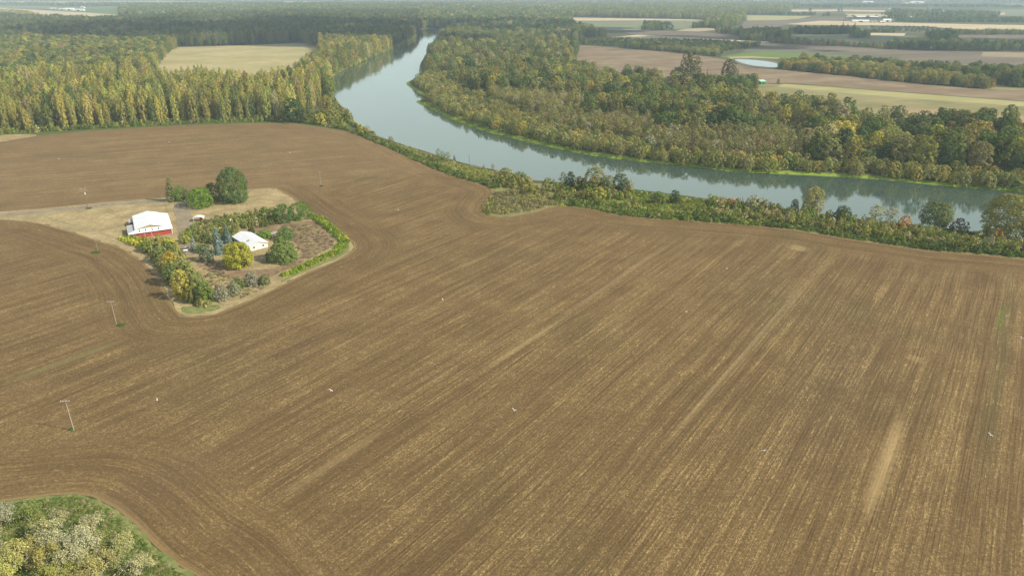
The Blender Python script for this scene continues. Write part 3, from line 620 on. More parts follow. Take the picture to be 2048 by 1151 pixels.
SPEC = {  # key: (prototype kind, how many as things, noun and place, per-place phrases by photo x, mass label)
 'poplar': ('poplar', 300, 'tall {c} poplar {p}', [(170, 'at the left end of the far stand'), (330, 'of the far stand, left of the pale meadow'), (520, 'of the stand right below the pale meadow'), (9999, 'at the river end of the far stand')], 'dense tops of the poplar stand behind its front rows'),
 'lwood': ('broadleaf', 0, '', [], 'mixed autumn wood far at the left'),
 'lbank': ('cottonwood', 120, '{c} tree on the left river bank {p}', [(640, 'between stand and pale meadow'), (720, 'at its widest bend'), (9999, 'towards the river narrows')], 'more trees of the left river bank'),
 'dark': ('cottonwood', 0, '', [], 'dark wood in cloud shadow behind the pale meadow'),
 'rwillow': ('willow', 290, 'rounded {c} willow bush on the far bank {p}', [(960, 'by the two spits'), (1160, 'above the wide green margin'), (1450, 'in front of the tan thicket'), (1750, 'below the right part of the wood'), (9999, 'at the right picture edge')], 'thicket of willow bushes further up the far river bank'),
 'rslender': ('sapling', 290, 'slender {c} half-bare tree behind the far bank willows {p}', [(1150, 'near the dead white trunk'), (1350, 'in the middle thicket'), (9999, 'at the right of the thicket')], 'thicket of slender tan trees behind the willows'),
 'rwood': ('broadleaf', 240, 'rounded {c} tree in the wood beyond the river {p}', [(1300, 'left of the two tall trees'), (1600, 'below the green shed'), (1850, 'below the striped grass field'), (9999, 'at the right picture edge')], 'rounded tree tops deeper in the wood beyond the river'),
 'rwoodtall': ('cottonwood', 160, 'taller {c} cottonwood in the wood beyond the river {p}', [(1300, 'left of the two tall trees'), (1600, 'below the green shed'), (1850, 'below the striped grass field'), (9999, 'at the right picture edge')], 'taller cottonwood tops deep in the wood beyond the river'),
 'under': ('willow', 0, '', [], 'low undergrowth between the trees of the wood beyond the river'),
 'far': ('cottonwood', 0, '', [], 'hazy far-off woods and tree belts of the valley'),
 'strip': ('broadleaf', 130, '{c} tree in the front row of the tree strip {p}', [(1700, 'next to the pond'), (1850, 'in its middle'), (9999, 'at its right end')], 'rest of the tree strip front row'),
 'strip2': ('broadleaf', 90, '{c} tree in the back row of the tree strip {p}', [(1850, 'left and middle'), (9999, 'at the right picture edge')], 'rest of the tree strip back rows'),
 'rwoodend': ('broadleaf', 40, '{c} tree in the clump beside the small green shed {p}', [(1480, 'left half'), (9999, 'right half')], 'rest of the clump by the green shed'),
 'orchard': ('cottonwood', 0, '', [], 'low dark orchard rows between the brown field and the tan strip'),
}
CW_ = [(OL, 'olive'), (GN, 'green'), (DG, 'dark green'), (GO, 'golden'), (TAN, 'tan'), (YL, 'yellow'), (WI, 'grey-olive'), (BR, 'brownish'), (RU, 'rusty'), (GY, 'pale grey')]
def cword(t):
    t = np.array(t); t = t/t.sum(); b = min(CW_, key=lambda q: float(np.abs(np.array(q[0])/sum(q[0])-t).sum())); w_ = b[1]
    return 'green' if w_ == 'dark green' and sum(t) > .3 else w_
KCNT = {}
for key, lst in POOL.d.items():
    kind, nth, lab, plc, mlab = SPEC[key]
    p = np.vstack([a[0] for a in lst]); h = np.concatenate([a[1] for a in lst]); wd = np.concatenate([a[2] for a in lst]); tn = np.vstack([a[3] for a in lst])
    if key == 'far': tn = tn*1.2  # lighter leaf tint stands in for stronger sunlight and haze far off
    z = terrain(p) if p[:, 1].min() < 2500 else np.zeros(len(p))
    if key == 'far': z = np.zeros(len(p))
    u, v = Pj(p[:, 0], p[:, 1], z); vis = (u > -20) & (u < 2068)
    size = h/np.maximum(p[:, 1], 1)*np.where(vis, 1, .2)
    order = np.argsort(-size); a, b = order[:nth], order[nth:]
    for i in a:
        lb = lab.format(c=cword(tn[i]), p=next(q for x_, q in plc if u[i] < x_))
        tree_thing(kind, p[i, 0], p[i, 1], z[i]-.1, (wd[i]*h[i]**.5, wd[i]*h[i]**.5, h[i]), tn[i], lb, 'group: '+lb if 0 else lb.replace('tree ', 'trees ').replace('bush ', 'bushes ').replace('poplar ', 'poplars ').replace('cottonwood ', 'cottonwoods '), parts=p[i, 1] < 900, name='hedgerow_tree' if key[:5] == 'strip' or key == 'rwoodend' else None)
    r = R_(900+len(key))
    stuff('forest_'+{'rwillow': 'willow_thicket', 'rslender': 'slender_thicket', 'under': 'undergrowth', 'orchard': 'orchard'}.get(key, 'wood'), mlab, kind, p[b], z[b]-.1,
          np.c_[wd[b]*h[b]**.5, wd[b]*h[b]**.5, h[b]], tn[b], r)
    print(key, len(p))

# ------------------------------------------------------------------ single trees and shrubs
def place(u, v, top, wpx, kind, tint, label, group=None, name=None, z=0.0, shift=.55, cat=None, parts=True):
    x, y = G(u, v, z); d = depth(x, y); Rm = wpx*d/F/2; vx, vy = x/math.hypot(x, y), y/math.hypot(x, y)
    x += vx*Rm*shift; y += vy*Rm*shift
    h = 1.0
    while h < 60 and Pj(x, y, z+h)[1] > top: h += .25
    p = PRO[kind]; e = tree_thing(kind, x, y, z, (Rm/p['R']/.98, Rm/p['R']/.98, h/p['H']), tint, label, group, name=name, parts=parts)
    if cat: e['category'] = cat
    return e
# finer custom crowns for the farmstead and the near corner
def custom(u, v, top, wpx, tint, label, prof, name, cat, nl=2600, leaf=.45, base=.02, cr=.22, nc=90, up=.4, vert=.9, shift=.55, bark=BARK, seed=0, z=0.0, trunk=True, flat=0.0):
    x, y = G(u, v, z); d = depth(x, y); Rm = wpx*d/F/2; q = math.hypot(x, y); x += x/q*Rm*shift; y += y/q*Rm*shift
    h = 1.0
    while h < 60 and Pj(x, y, z+h)[1] > top: h += .2
    nl = int(nl*1.5); cr = max(cr, .2)+.03; leaf *= 1.08
    r = R_(5000+seed+int(u)); P, N, LV = crown_data(r, h, Rm*.93, base*h, prof, nc, nl, leaf, cr, up, vert, flat)
    e = empty(name, (x, y, z)); tag(e, label, cat)
    c = link('crown', make_mesh(name+'_crown', P, N, LV, leaf, r, LEAF), e); c.color = (*tint, 1)
    if trunk:
        t = trunk_mb(r, h*.9, Rm*.8, base*h, max(.06, h*.016), 6); t.build('trunk', bark, e)
    return e
dome = lambda t: math.sqrt(max(0, 1-t*t)); egg = lambda t: (.84+.55*t if t < .3 else 1.005*max(0, 1-((t-.3)/.7)**2.5)**.5); cone = lambda t: max(.05, (1-t)**.85); ball = lambda t: math.sqrt(max(0, 1-(1.7*t-.7)**2))
custom(345,404,350,22, (.18,.20,.07), 'narrow dark conifer at the left end of the garden tree row by the drive', lambda t: (1-t**2.2)*.95+.05, 'conifer_tree', 'tree', 1500, .5, cr=.35, nc=60)
custom(363,403,373,30, (.13,.22,.04), 'small green tree right behind the narrow conifer', ball, 'garden_tree', 'tree', 900, .5)
custom(378,404,374,38, (.21,.21,.11), 'feathery grey-brown cedar between narrow conifer and bright green hedge', cone, 'cedar_tree', 'tree', 1300, .5, vert=.5, cr=.3)
custom(403,417,378,58, (.15,.24,.03), 'wide bright green rounded bush in front of the tree row', egg, 'garden_bush', 'bush', 3200, .45, cr=.15, nc=150)
custom(428,404,367,38, (.07,.13,.025), 'smooth dark green dome bush just left of the big round tree', egg, 'garden_bush', 'bush', 2200, .4, cr=.13, nc=150)
custom(470,408,336,65, (.105,.165,.048), 'big egg-shaped dark green tree, largest of the farmstead', egg, 'beech_tree', 'tree', 6500, .5, cr=.14, nc=240)
custom(569,447,410,46, (.09,.155,.035), 'dark green rounded bush, left of the pair behind the garden', egg, 'garden_bush', 'bush', 1900, .45, cr=.18, nc=90)
custom(602,441,406,54, (.12,.20,.035), 'brighter green rounded bush, right of the pair behind the garden', egg, 'garden_bush', 'bush', 2200, .45, cr=.18, nc=100)
custom(440,508,454,30, (.20,.27,.25), 'tallest blue-grey spruce left of the white-roofed house', cone, 'spruce_tree', 'tree', 1700, .45, vert=.5, cr=.3)
custom(456,487,448,26, (.13,.18,.14), 'dark blue-green spruce behind the tallest blue one', cone, 'spruce_tree', 'tree', 1200, .45, vert=.5, cr=.3)
custom(461,492,467,14, (.20,.28,.27), 'small blue spruce close to the house wall', cone, 'spruce_tree', 'tree', 500, .4, vert=.5, cr=.35)
custom(389,502,470,15, (.26,.31,.26), 'slim silvery spruce beside the parked white car', lambda t: (1-t)**.6, 'spruce_tree', 'tree', 800, .4, vert=.5, cr=.35)
custom(438,510,485,19, (.20,.27,.26), 'small blue spruce in front of the tallest spruce', cone, 'spruce_tree', 'tree', 700, .4, vert=.5, cr=.35)
custom(402,507,485,17, (.14,.23,.035), 'small bright green bush between silvery spruce and grey-green bush', dome, 'garden_bush', 'bush', 500, .4)
custom(416,524,489,32, (.13,.17,.10), 'round grey-green bush left of the yellow tree', egg, 'garden_bush', 'bush', 1500, .4, cr=.2)
custom(479,538,487,67, (.34,.33,.04), 'round bright yellow maple in front of the white-roofed house', ball, 'maple_tree', 'tree', 3800, .5, cr=.2, nc=120)
custom(566,526,473,70, (.16,.21,.055), 'wide drooping green tree at the right end of the house', lambda t: (1-t**1.6)**.7, 'weeping_tree', 'tree', 4000, .5, cr=.2, nc=130)
custom(572,482,456,38, (.13,.20,.05), 'rounded green tree behind the right end of the house', ball, 'garden_tree', 'tree', 1400, .45)
custom(530,478,461,40, (.16,.25,.04), 'low bright green bush right behind the house roof', dome, 'garden_bush', 'bush', 1000, .45)
custom(503,467,456,16, (.06,.09,.035), 'small dark bush behind the house ridge', dome, 'garden_bush', 'bush', 300, .45)
custom(372,488,462,28, (.30,.31,.07), 'yellow-green shrub at the left end of the thicket near the car', ball, 'garden_shrub', 'bush', 800, .45)
custom(530,432,414,20, (.18,.24,.05), 'light green shrub at the right end of the garden thicket', ball, 'garden_shrub', 'bush', 500, .45)
# left garden hedge
LH = [(300,505,480,34,(.24,.27,.07),'olive shrub under the front wall of the red barn'),(340,508,478,44,(.40,.37,.06),'yellow shrub at the corner of the drive beside the red barn'),
 (325,528,493,34,(.19,.22,.07),'dark olive shrub in the left garden hedge, second from the barn'),(345,548,503,34,(.42,.30,.05),'orange-yellow shrub in the left garden hedge'),
 (352,572,518,42,(.18,.22,.07),'dull green shrub below the orange one in the left garden hedge'),(378,570,520,40,(.26,.28,.09),'pale olive shrub on the inner side of the left garden hedge'),
 (367,600,540,40,(.38,.32,.07),'yellow-orange tree near the lower end of the left garden hedge'),(395,592,545,46,(.21,.24,.08),'broad olive tree in the lower garden hedge'),
 (412,608,565,38,(.16,.21,.055),'green shrub at the bottom corner of the left garden hedge'),(388,606,572,34,(.20,.19,.05),'small yellowish shrub at the foot of the left garden hedge')]
for i, (a, b, c, d, tn, lb) in enumerate(LH): custom(a, b, c, d, tn, lb, egg, 'hedge_shrub', 'bush', 1500, .45, cr=.24, seed=i)
for i, (a, b, c, d, tn, lb) in enumerate([(445,602,570,36,(.27,.27,.19),'pale silvery shrub in the lower garden corner'),(470,590,562,30,(.24,.25,.15),'silvery green shrub beside the pale one in the lower garden'),
 (478,578,556,26,(.14,.17,.05),'low green shrub left of the grey shrub in the garden'),(505,572,545,36,(.26,.25,.17),'pale grey shrub below the yellow maple'),(530,570,551,26,(.19,.20,.09),'faded olive shrub at the right of the pale grey one')]):
    custom(a, b, c, d, tn, lb, dome, 'garden_shrub', 'bush', 1000, .42, cr=.3, seed=40+i)
# riverside singles on the near bank
RS = [(724,268,252,14,'willow',YL,'small bright yellow tree on the bank by the field corner'),(736,268,250,12,'sapling',TAN,'small pale tree beside the bright yellow one on the bank'),
 (782,287,273,12,'willow',(.25,.24,.10),'lone small pale round tree at the river edge'),(644,250,226,22,'willow',YL,'bright yellow bush at the end of the poplar stand'),
 (588,246,196,40,'broadleaf',(.06,.10,.03),'dark green maple at the right end of the poplar stand'),(612,246,215,30,'broadleaf',(.12,.15,.035),'bright olive maple next to the dark one at the stand end'),(655,236,190,26,'cottonwood',(.26,.22,.06),'gold tree leaning at the river corner of the stand'),(665,248,215,34,'willow',OL,'olive bush on the bank below the gold tree'),
 (877,320,297,9,'sapling',GN,'leftmost of the small dark upright trees on the near bank'),(886,324,302,10,'sapling',GN,'second small dark upright tree on the near bank'),(896,325,303,12,'sapling',OL,'third small upright tree on the near bank, the bushiest'),
 (909,325,308,9,'conifer',DG,'tiny dark conifer on the near bank beside the upright trees'),(968,343,330,8,'sapling',BR,'small bare tree on the near bank right of the river pole'),(986,340,328,7,'sapling',BR,'tiny bare tree at the water edge'),
 (1012,362,336,34,'willow',OL,'olive bush mass on the near bank left of the landing'),(1040,368,345,36,'willow',(.17,.18,.05),'yellowish olive bush above the landing on the near bank'),(1062,390,368,26,'willow',(.24,.22,.05),'yellow bush at the edge of the brown corner patch'),
 (1098,384,356,28,'willow',OL,'olive bush with reddish top right of the landing'),(1125,384,348,12,'sapling',(.14,.16,.04),'slim green tree beside the dark one on the near bank'),(1140,384,347,18,'broadleaf',(.065,.095,.035),'dark green young tree on the near bank'),
 (1158,386,357,20,'willow',(.25,.20,.06),'golden bush between the dark tree and the tall gold tree'),(1188,388,335,32,'cottonwood',(.25,.23,.07),'tall gold-green tree, tallest of the near bank clump'),(1212,390,355,26,'broadleaf',(.16,.17,.045),'yellow-green tree right of the tallest in the bank clump'),
 (1240,388,351,26,'broadleaf',(.085,.115,.035),'green tree at the right end of the near bank clump'),(1255,390,362,18,'sapling',(.22,.2,.08),'pale thin tree at the right rim of the bank clump'),(1172,404,378,20,'willow',(.22,.21,.05),'yellowish bush in front of the bank clump'),(1198,406,374,18,'sapling',YL,'bright yellow young tree in front of the bank clump'),(1120,403,377,24,'willow',(.2,.2,.06),'pale olive bush near the brown corner patch'),
 (1315,411,383,28,'willow',GN,'round green bush standing alone on the near bank'),(1349,409,381,20,'broadleaf',DG,'small very dark tree on the near bank by the water'),
 (1440,418,394,22,'willow',TAN,'tan bush with orange neighbour on the near bank'),(1463,418,398,22,'willow',OR,'orange bush on the near bank'),(1505,424,392,34,'willow',GY,'large pale grey bush right of the orange one'),(1530,422,398,12,'sapling',BR,'thin brown tree beside the pale grey bush'),
 (1588,420,399,14,'broadleaf',DG,'small black-green tree left of the round cottonwood'),(1683,446,413,32,'broadleaf',(.08,.105,.04),'dark green small tree on the near bank right of the cottonwood'),
 (1750,444,410,26,'sapling',(.28,.25,.07),'yellow thin tree on the near bank'),(1780,446,414,24,'sapling',(.26,.22,.08),'second yellow thin tree on the near bank'),(1806,462,432,26,'willow',(.46,.21,.06),'orange-red bush on the near bank'),
 (1915,470,438,34,'willow',(.12,.11,.06),'brown-green bush between the round tree and the largest tree'),
 (1990,487,456,18,'sapling',(.5,.26,.03),'bright orange young tree in front of the largest tree'),
 (1377,172,104,42,'cottonwood',(.14,.13,.05),'very tall tree standing above the wood against the brown field'),(1455,170,119,30,'cottonwood',(.11,.12,.05),'tall tree with gaps above the wood near the pond'),(1354,170,135,30,'broadleaf',GN,'dark green tree left of the tallest one at the wood edge'),
 (1412,172,133,8,'conifer',DG,'pointed small conifer between the two tall trees'),(1473,172,134,10,'conifer',DG,'dark pointed conifer near the green shed'),(1333,60,43,24,'broadleaf',(.03,.075,.03),'isolated round dark green tree in the far meadow'),
 (1556,168,158,6,'willow',DG,'tiny dark bush in the brown field right of the green shed'),
 (1785,238,213,26,'willow',GN,'round bush standing in the grass beyond the wood'),(1875,258,216,30,'broadleaf',DG,'dark tree above the wood against the grass field'),(1945,262,224,30,'broadleaf',(.06,.09,.03),'second dark tree above the wood against the grass field')]
custom(1867,455,405,68, (.16,.19,.07), 'large perfectly round dark green tree on the near bank', ball, 'round_tree', 'tree', 3600, .6, base=.04, cr=.2, nc=150)
custom(2002,482,390,96, (.24,.23,.075), 'largest broad olive tree at the right edge of the near bank', ball, 'broad_tree', 'tree', 5600, .65, base=.06, cr=.2, nc=190)
custom(2062,488,402,60, (.20,.20,.06), 'olive tree cut by the right picture edge on the near bank', ball, 'broad_tree', 'tree', 2600, .6, base=.06)
custom(1622,430,374,50, (.31,.28,.11), 'round-headed tan-green cottonwood on the near bank', ball, 'cottonwood_tree', 'tree', 2000, .6, base=.08)
for a, b, c, d, k, tn, lb in RS: place(a, b, c-(3 if 1120 < a < 1260 and b < 392 else 0), d*(1.4 if 1120 < a < 1260 and b < 407 else 1.12), k, tn, lb)
for i, (a, b, c, d) in enumerate([(1660,69,46,11),(1671,69,49,9),(1683,69,41,14),(1692,69,44,10),(1706,69,42,12),(1600,69,49,8),(1640,69,48,8)]):
    place(a, b, c, d, 'conifer', (.035, .055, .03), 'tall dark spire conifer in the belt before the far farm', 'dark conifers in the far tree belt')
for i, (a, b, c, d) in enumerate([(1620,23,16,7),(1677,23.5,17,5),(1683,23.5,17,4),(1655,33,24,9),(1647,33,27,5),(1779,38,24,12),(1767,38,32,10),(1790,38,28,8),(1752,36,30,8),(1705,37,30,10),(1560,31,24,10),(1735,37,31,9)]):
    place(a, b, c, d, 'broadleaf', tuple(DG), 'single dark tree standing among the far fields at the upper right', 'single trees of the far fields', parts=False)
# dead snag in the wood
x, y = G(1164, 232); m = MB(); m.tube((0, 0, 0), (.4, 0, 13), .4, .28, 7); m.tube((.4, 0, 13), (.2, .2, 24), .28, .07, 7)
for zz_, a, l_ in ((12, .3, 3.5), (14, 3.4, 3), (16, 1.8, 2.6), (18, 4.6, 2.2), (10.5, 3.0, 4), (20, .8, 1.5)): m.tube((.3, 0, zz_), (.3+math.cos(a)*l_, math.sin(a)*l_, zz_+l_*1.1), .13, .03, 5)
e = empty('dead_tree', (x, y, 0)); tag(e, 'bare white dead tree rising out of the wood beyond the river', 'tree'); m.build('trunk', plain('dead_wood', (.6, .56, .5), .9, .1), e)

# ------------------------------------------------------------------ ground cover and scrub (uncountable)
def cover(name, label, poly, sp, hr, wr, cols, wts, seed, raw=False, keep=None, jit=.14):
    r = R_(seed); p = hexfill(GP(poly) if not raw else poly, sp, r)
    k = river_sd(p) > 1.0 if p[:, 1].max() > 300 else np.ones(len(p), bool)
    if keep is not None: k &= keep(p)
    p = p[k]; n = len(p); h = r.uniform(*hr, n)*(.6+.8*vnoise(p, 12, seed)); wd = r.uniform(*wr, n)
    z = terrain(p) if p[:, 1].max() > 300 else np.zeros(n)
    o = stuff(name, label, 'bush', p, z-.05, np.c_[wd, wd, h], tints(n, cols, wts, r, jit)*(.8+.4*vnoise(p, 15, seed+1))[:, None], r)
    print(name, n)
def offs(line, inn, out):     # strip along a photo line, given in metres to both sides
    q = dens(np.array([G(*p) for p in line]), 6, False); t0 = np.gradient(q, axis=0); t0 /= np.hypot(t0[:, 0], t0[:, 1])[:, None]; nn = np.stack([-t0[:, 1], t0[:, 0]], 1)
    return np.vstack([q+nn*inn, (q+nn*out)[::-1]])
cover('bank_scrub', 'olive and yellow bushes hanging over the water along the left river bank', offs([(690,243),(672,225),(655,202),(646,182),(645,164),(668,146),(697,132),(728,118),(765,104),(797,91),(822,78),(832,69)][::-1], -4, 8), 2.6, (1.2, 3.0), (.9, 1.7), [OL, GO, GN, BG, TAN], [4, 2, 3, 2, 1], 300, raw=True)
cover('bank_scrub', 'low bushes along the river bank right of the poplar stand', offs([(745,266),(716,252),(702,238),(684,218),(672,205)], -3, 5), 2.2, (.5, 1.4), (.6, 1.1), [OL, GO, GN, YL, TAN], [4, 2, 3, 1, 1], 299, raw=True)
BRAM = [(.11, .155, .035), (.15, .19, .045), (.22, .24, .06), (.08, .115, .03)]
cover('bramble_hedge', 'dark green bramble hedge between the ploughed field and the river bank', offs(bank_edge[:7], 1, 8), 1.9, (.5, 1.0), (.6, .95), BRAM, [4, 3, 1.5, 2], 301, raw=True)
cover('bramble_hedge', 'dark green bramble belt below the near bank trees right of the brown corner patch', offs(bank_edge[14:], 1, 12), 2.0, (.45, .95), (.6, 1.0), BRAM, [3, 3, 2, 2], 302, raw=True)
nb = [(700,262),(720,262),(745,271),(790,287),(850,306),(905,324),(960,338),(1010,349),(1045,356),(1062,366),(1100,368),(1160,374),(1260,384),(1370,397),(1500,414),(1660,438),(1820,455),(1960,473),(2048,487),(2200,510),(2200,535)]+bank_edge[::-1][2:]
NB = GP(nb)
cover('bank_scrub', 'olive and tan scrub along the near river bank left of the landing', NB, 2.6, (.3, .8), (.5, .9), [OL, TAN, WI, BG, RU, (.3,.31,.07)], [3, 1.6, 2, 3, .5, 3], 303, raw=True, keep=lambda p: (uu(p) < 1130) & ((uu(p) < 985) | (river_sd(p) < 14)))
cover('bank_scrub', 'green and yellowish scrub along the near river bank right of the landing', NB, 2.5, (.3, .8), (.6, 1.0), [OL, BG, (.31,.33,.06), GN, TAN], [2, 4, 3.5, 1.6, .8], 304, raw=True, keep=lambda p: (uu(p) > 1110) & (uu(p) < 1520))
cover('bank_scrub', 'yellow-green and olive bushes filling the foot of the near bank tree clump', [(1118,398),(1130,378),(1165,378),(1215,381),(1268,386),(1262,398),(1200,402)], 2.6, (1.0, 2.6), (.8, 1.4), [OL, BG, (.32,.31,.07), GN, TAN], [3, 2, 3, 1.5, .6], 315)
cover('bank_scrub', 'olive bushes at the landing on the near bank', [(995,352),(1040,357),(1064,369),(1050,380),(1015,376),(985,362)], 2.8, (.8, 2.0), (.8, 1.4), [OL, WI, (.32,.31,.07), TAN], [3, 2, 2, .8], 316)
cover('bank_scrub', 'tan, grey and olive tall scrub on the near river bank at the right', NB, 3.0, (.8, 2.1), (.7, 1.3), [OL, TAN, GY, BG, WI, (.29,.29,.08)], [4, 1.6, .8, 2.4, 2, 2.4], 305, raw=True, keep=lambda p: (uu(p) > 1420) & (segdist(p, EDGES[0]) > 8))
cover('dry_weeds', 'brown dead weeds of the corner patch beside the field', [(990,386),(1010,384),(1040,380),(1075,372),(1100,395),(1125,408),(1100,411),(1060,422),(1010,429),(982,426),(972,418),(980,403)], 2.0, (.2, .75), (.4, .9), [BR, TAN, OL, (.28,.28,.08)], [4, 2, 3, 1.5], 306)
cover('garden_thicket', 'olive thicket in the middle of the farm garden', [(375,462),(400,447),(440,437),(500,430),(545,424),(560,436),(555,450),(500,457),(470,463),(470,474),(430,490),(392,484),(370,478)], 2.3, (.7, 1.5), (.6, 1.0), [(.22,.23,.07), (.17,.20,.055), TAN, GN, (.29,.28,.08)], [4, 3, 1.3, 1.5, 1.3], 307)
cover('garden_hedge', 'bright green vine hedge curving along the right side of the farm garden', offs([(622,430),(640,441),(655,452),(672,466),(688,481),(686,492),(668,506),(640,519),(600,538),(568,553)], -2.2, 2.2), 1.6, (.4, .8), (.5, .8), [(.20,.29,.035), (.30,.34,.04), (.14,.22,.03), (.4,.37,.06)], [4, 3, 2, 1], 308, raw=True)
cover('garden_hedge', 'yellow and green vine hedge below the red barn', [(238,478),(262,478),(300,482),(350,490),(352,502),(320,506),(290,498),(262,490)], 1.9, (.5, 1.0), (.6, .95), [(.20,.26,.04), (.42,.40,.05), (.3,.33,.05)], [3, 3, 2], 309)
cover('garden_hedge', 'overgrown olive and yellow-green hedge mass down the left side of the garden', [(292,492),(335,492),(352,505),(366,520),(375,545),(400,570),(424,590),(428,606),(405,612),(372,600),(345,575),(325,548),(305,515)], 2.6, (1.2, 2.5), (.8, 1.3), [OL, GN, (.33,.31,.10), TAN, WI], [4, 1.5, 2, 1.4, 3], 313)
cover('garden_weeds', 'dry tan and brown weeds of the farm garden', [(400,530),(470,552),(560,545),(640,505),(668,488),(650,462),(628,446),(560,450),(600,520),(520,560),(540,575),(470,600),(430,590)], 2.6, (.08, .3), (.35, .7), [TAN, BR, (.2,.15,.09), OL], [4, 4, 3, .8], 310)
cover('bank_grass_tufts', 'yellow-green reeds along the water line of the far bank', [(835,205),(905,238),(1000,270),(1130,300),(1270,321),(1400,335),(1560,347),(1750,357),(1950,377),(2150,400),(2150,385),(1950,368),(1750,350),(1560,340),(1400,328),(1270,314),(1130,291),(1000,256),(905,222),(850,200)], 2.4, (.15, .38), (.5, .8), [(.28,.36,.04), (.36,.38,.08), (.2,.28,.04)], [3, 2, 2], 311, keep=lambda p: river_sd(p) < np.where(uu(p) < 1150, 9, 4))
cover('understory', 'low green and yellow shrubs at the foot of the poplar stand', [(-150,288),(0,270),(60,266),(180,258),(300,252),(400,247),(520,243),(585,243),(650,253),(700,262),(668,225),(640,228),(520,236),(300,243),(0,258),(-150,275)], 3.6, (.7, 2.1), (.7, 1.3), [OL, BG, (.22,.22,.04), GN, YL, TAN], [3, 3, 2, 2, .7, 1], 312)
for i, (a, b, wpx) in enumerate([(192,505,22), (243,650,20), (643,372,8), (178,417,14), (145,859,8)]):
    x, y = G(a, b); d = depth(x, y); Rm = wpx*d/F/2; r = R_(700+i); mP, mN, mL = [], [], []
    n = 14+int(wpx*1.5)
    for q in range(n):
        a_, q_ = r.uniform(0, 6.28), math.sqrt(r.uniform(0, 1))*Rm*.7; P, N, LV = crown_data(r, .45, .6, 0, dome, 4, 60, .25, .5); P = P+np.array([q_*math.cos(a_), q_*math.sin(a_)*.8, 0]); mP.append(P); mN.append(N); mL.append(LV)
    o = link('weed_clump', make_mesh('weed_clump', np.vstack(mP), np.vstack(mN), np.concatenate(mL), .25, r, LEAF)); o.location = (x, y, .02); o.color = (.09, .15, .04, 1)
    tag(o, ['dark green weed clump at the foot of the faint pole near the barn', 'dark green weed clump at the foot of the middle pole in the left field', 'little green weed clump at the foot of the pole in the upper field', 'green weeds at the foot of the big double-arm pole by the drive', 'thin weeds at the foot of the nearest pole'][i], 'weed clump')

# ------------------------------------------------------------------ near corner: bare and yellow trees
def branchy(u, v, H, Rm, tint, nleaf, label, bark, seed, leaf=.3, twigs=1.0):
    r = R_(seed); x, y = G(u, v); m = MB(); tips = []
    ns = r.integers(3, 6)
    for k in range(ns):
        a = 6.283*k/ns+r.uniform(-.4, .4); p = Vector((0, 0, -.1)); rad = .10*H/9; d = Vector((math.cos(a)*.33, math.sin(a)*.33, 1)).normalized()
        def grow(p, d, L_, rad, lv):
            q = p+d*L_; m.tube(p, q, rad, rad*.6, 5 if lv < 2 else 3, False); tips.append((q, lv))
            if lv >= 4: return
            for _ in range(r.integers(2, 4) if lv < 3 else int(3*twigs)):
                nd = (d+Vector(r.normal(0, .42, 3))+Vector((0, 0, .18))).normalized(); s = r.uniform(.5, 1)
                grow(p+d*L_*s, nd, L_*r.uniform(.55, .8), rad*.55, lv+1)
        grow(p, d, H*.34, rad, 0)
    T = np.array([tuple(q) for q, l_ in tips if l_ >= 2]); 
    # scale tips into the wanted size
    k = T[:, 2].max(); s = H/k; R0 = np.percentile(np.hypot(T[:, 0], T[:, 1]), 95); sr = Rm/R0
    V = [(a*sr, b*sr, c*s) for a, b, c in m.v]; T = T*np.array([sr, sr, s])
    idx = r.integers(0, len(T), nleaf); P = T[idx]+r.normal(0, .38, (nleaf, 3)); N = r.normal(0, .6, (nleaf, 3))+np.array([0, 0, .7])+P/np.array([Rm, Rm, H])*.6
    e = empty('branching_tree', (x, y, 0), r.uniform(0, 6.28)); tag(e, label, 'tree')
    link('branches', mesh('branches', V, m.f, (bark,)), e)
    c = link('crown', make_mesh('near_crown', P, N, np.clip(r.normal(.5, .25, nleaf), 0, 1), leaf, r, LEAF), e); c.color = (*tint, 1)
TWIG = plain('pale_twigs', (.40, .36, .28), .9, .1, .25, 2)
GYL = (.40, .37, .15); PG = (.44, .43, .26)
NC = [(55,1135,9,3.6,GYL,3600,'golden tree with pale stems in the near corner wood',TWIG,.28,1.0),(2,1100,7,3.2,(.33,.31,.16),1600,'pale feathery tree cut by the left picture edge in the corner wood',TWIG,.25,1.3),
 (20,1175,8,3.5,(.40,.39,.13),3600,'yellow-green leafy tree at the bottom left picture corner',TWIG,.3,1.0),(118,1110,7.5,3.2,PG,1500,'bare silvery tree at the top of the near corner wood',TWIG,.25,1.6),
 (150,1150,8,3.8,PG,2300,'bare pale tree in the middle of the near corner wood',TWIG,.26,1.7),(105,1190,8,3.5,(.30,.30,.08),3000,'olive-yellow tree left of centre in the corner wood',TWIG,.28,1.0),
 (200,1165,8,3.8,(.36,.33,.14),2600,'wide straw-coloured tree at the right side of the corner wood',TWIG,.27,1.5),(215,1215,7,3.6,PG,1800,'pale twiggy tree at the bottom picture edge of the corner wood',TWIG,.25,1.7),
 (165,1225,9,4,(.33,.30,.12),2600,'tan-leaved tree low in the corner wood',TWIG,.27,1.4),(85,1065,4.5,2.4,(.24,.26,.06),1400,'small green-yellow tree at the upper rim of the corner wood',TWIG,.25,1.0),
 (305,1190,4.5,2.4,(.32,.30,.15),1300,'small straw-coloured bush near the tip of the corner wood',TWIG,.22,1.5),(260,1245,6,3,(.34,.32,.16),1500,'twiggy pale bush beside the green slope of the corner wood',TWIG,.22,1.5),
 (10,1240,8,4,(.38,.38,.13),3600,'leafy yellow tree below the bottom left corner',TWIG,.3,1.0),(60,1250,8,4,(.33,.31,.06),3600,'dense yellowish tree at the bottom edge of the corner wood',TWIG,.3,1.0),(195,1105,5,2.6,(.30,.29,.13),1300,'low thin tree at the upper right of the corner wood',TWIG,.24,1.5)]
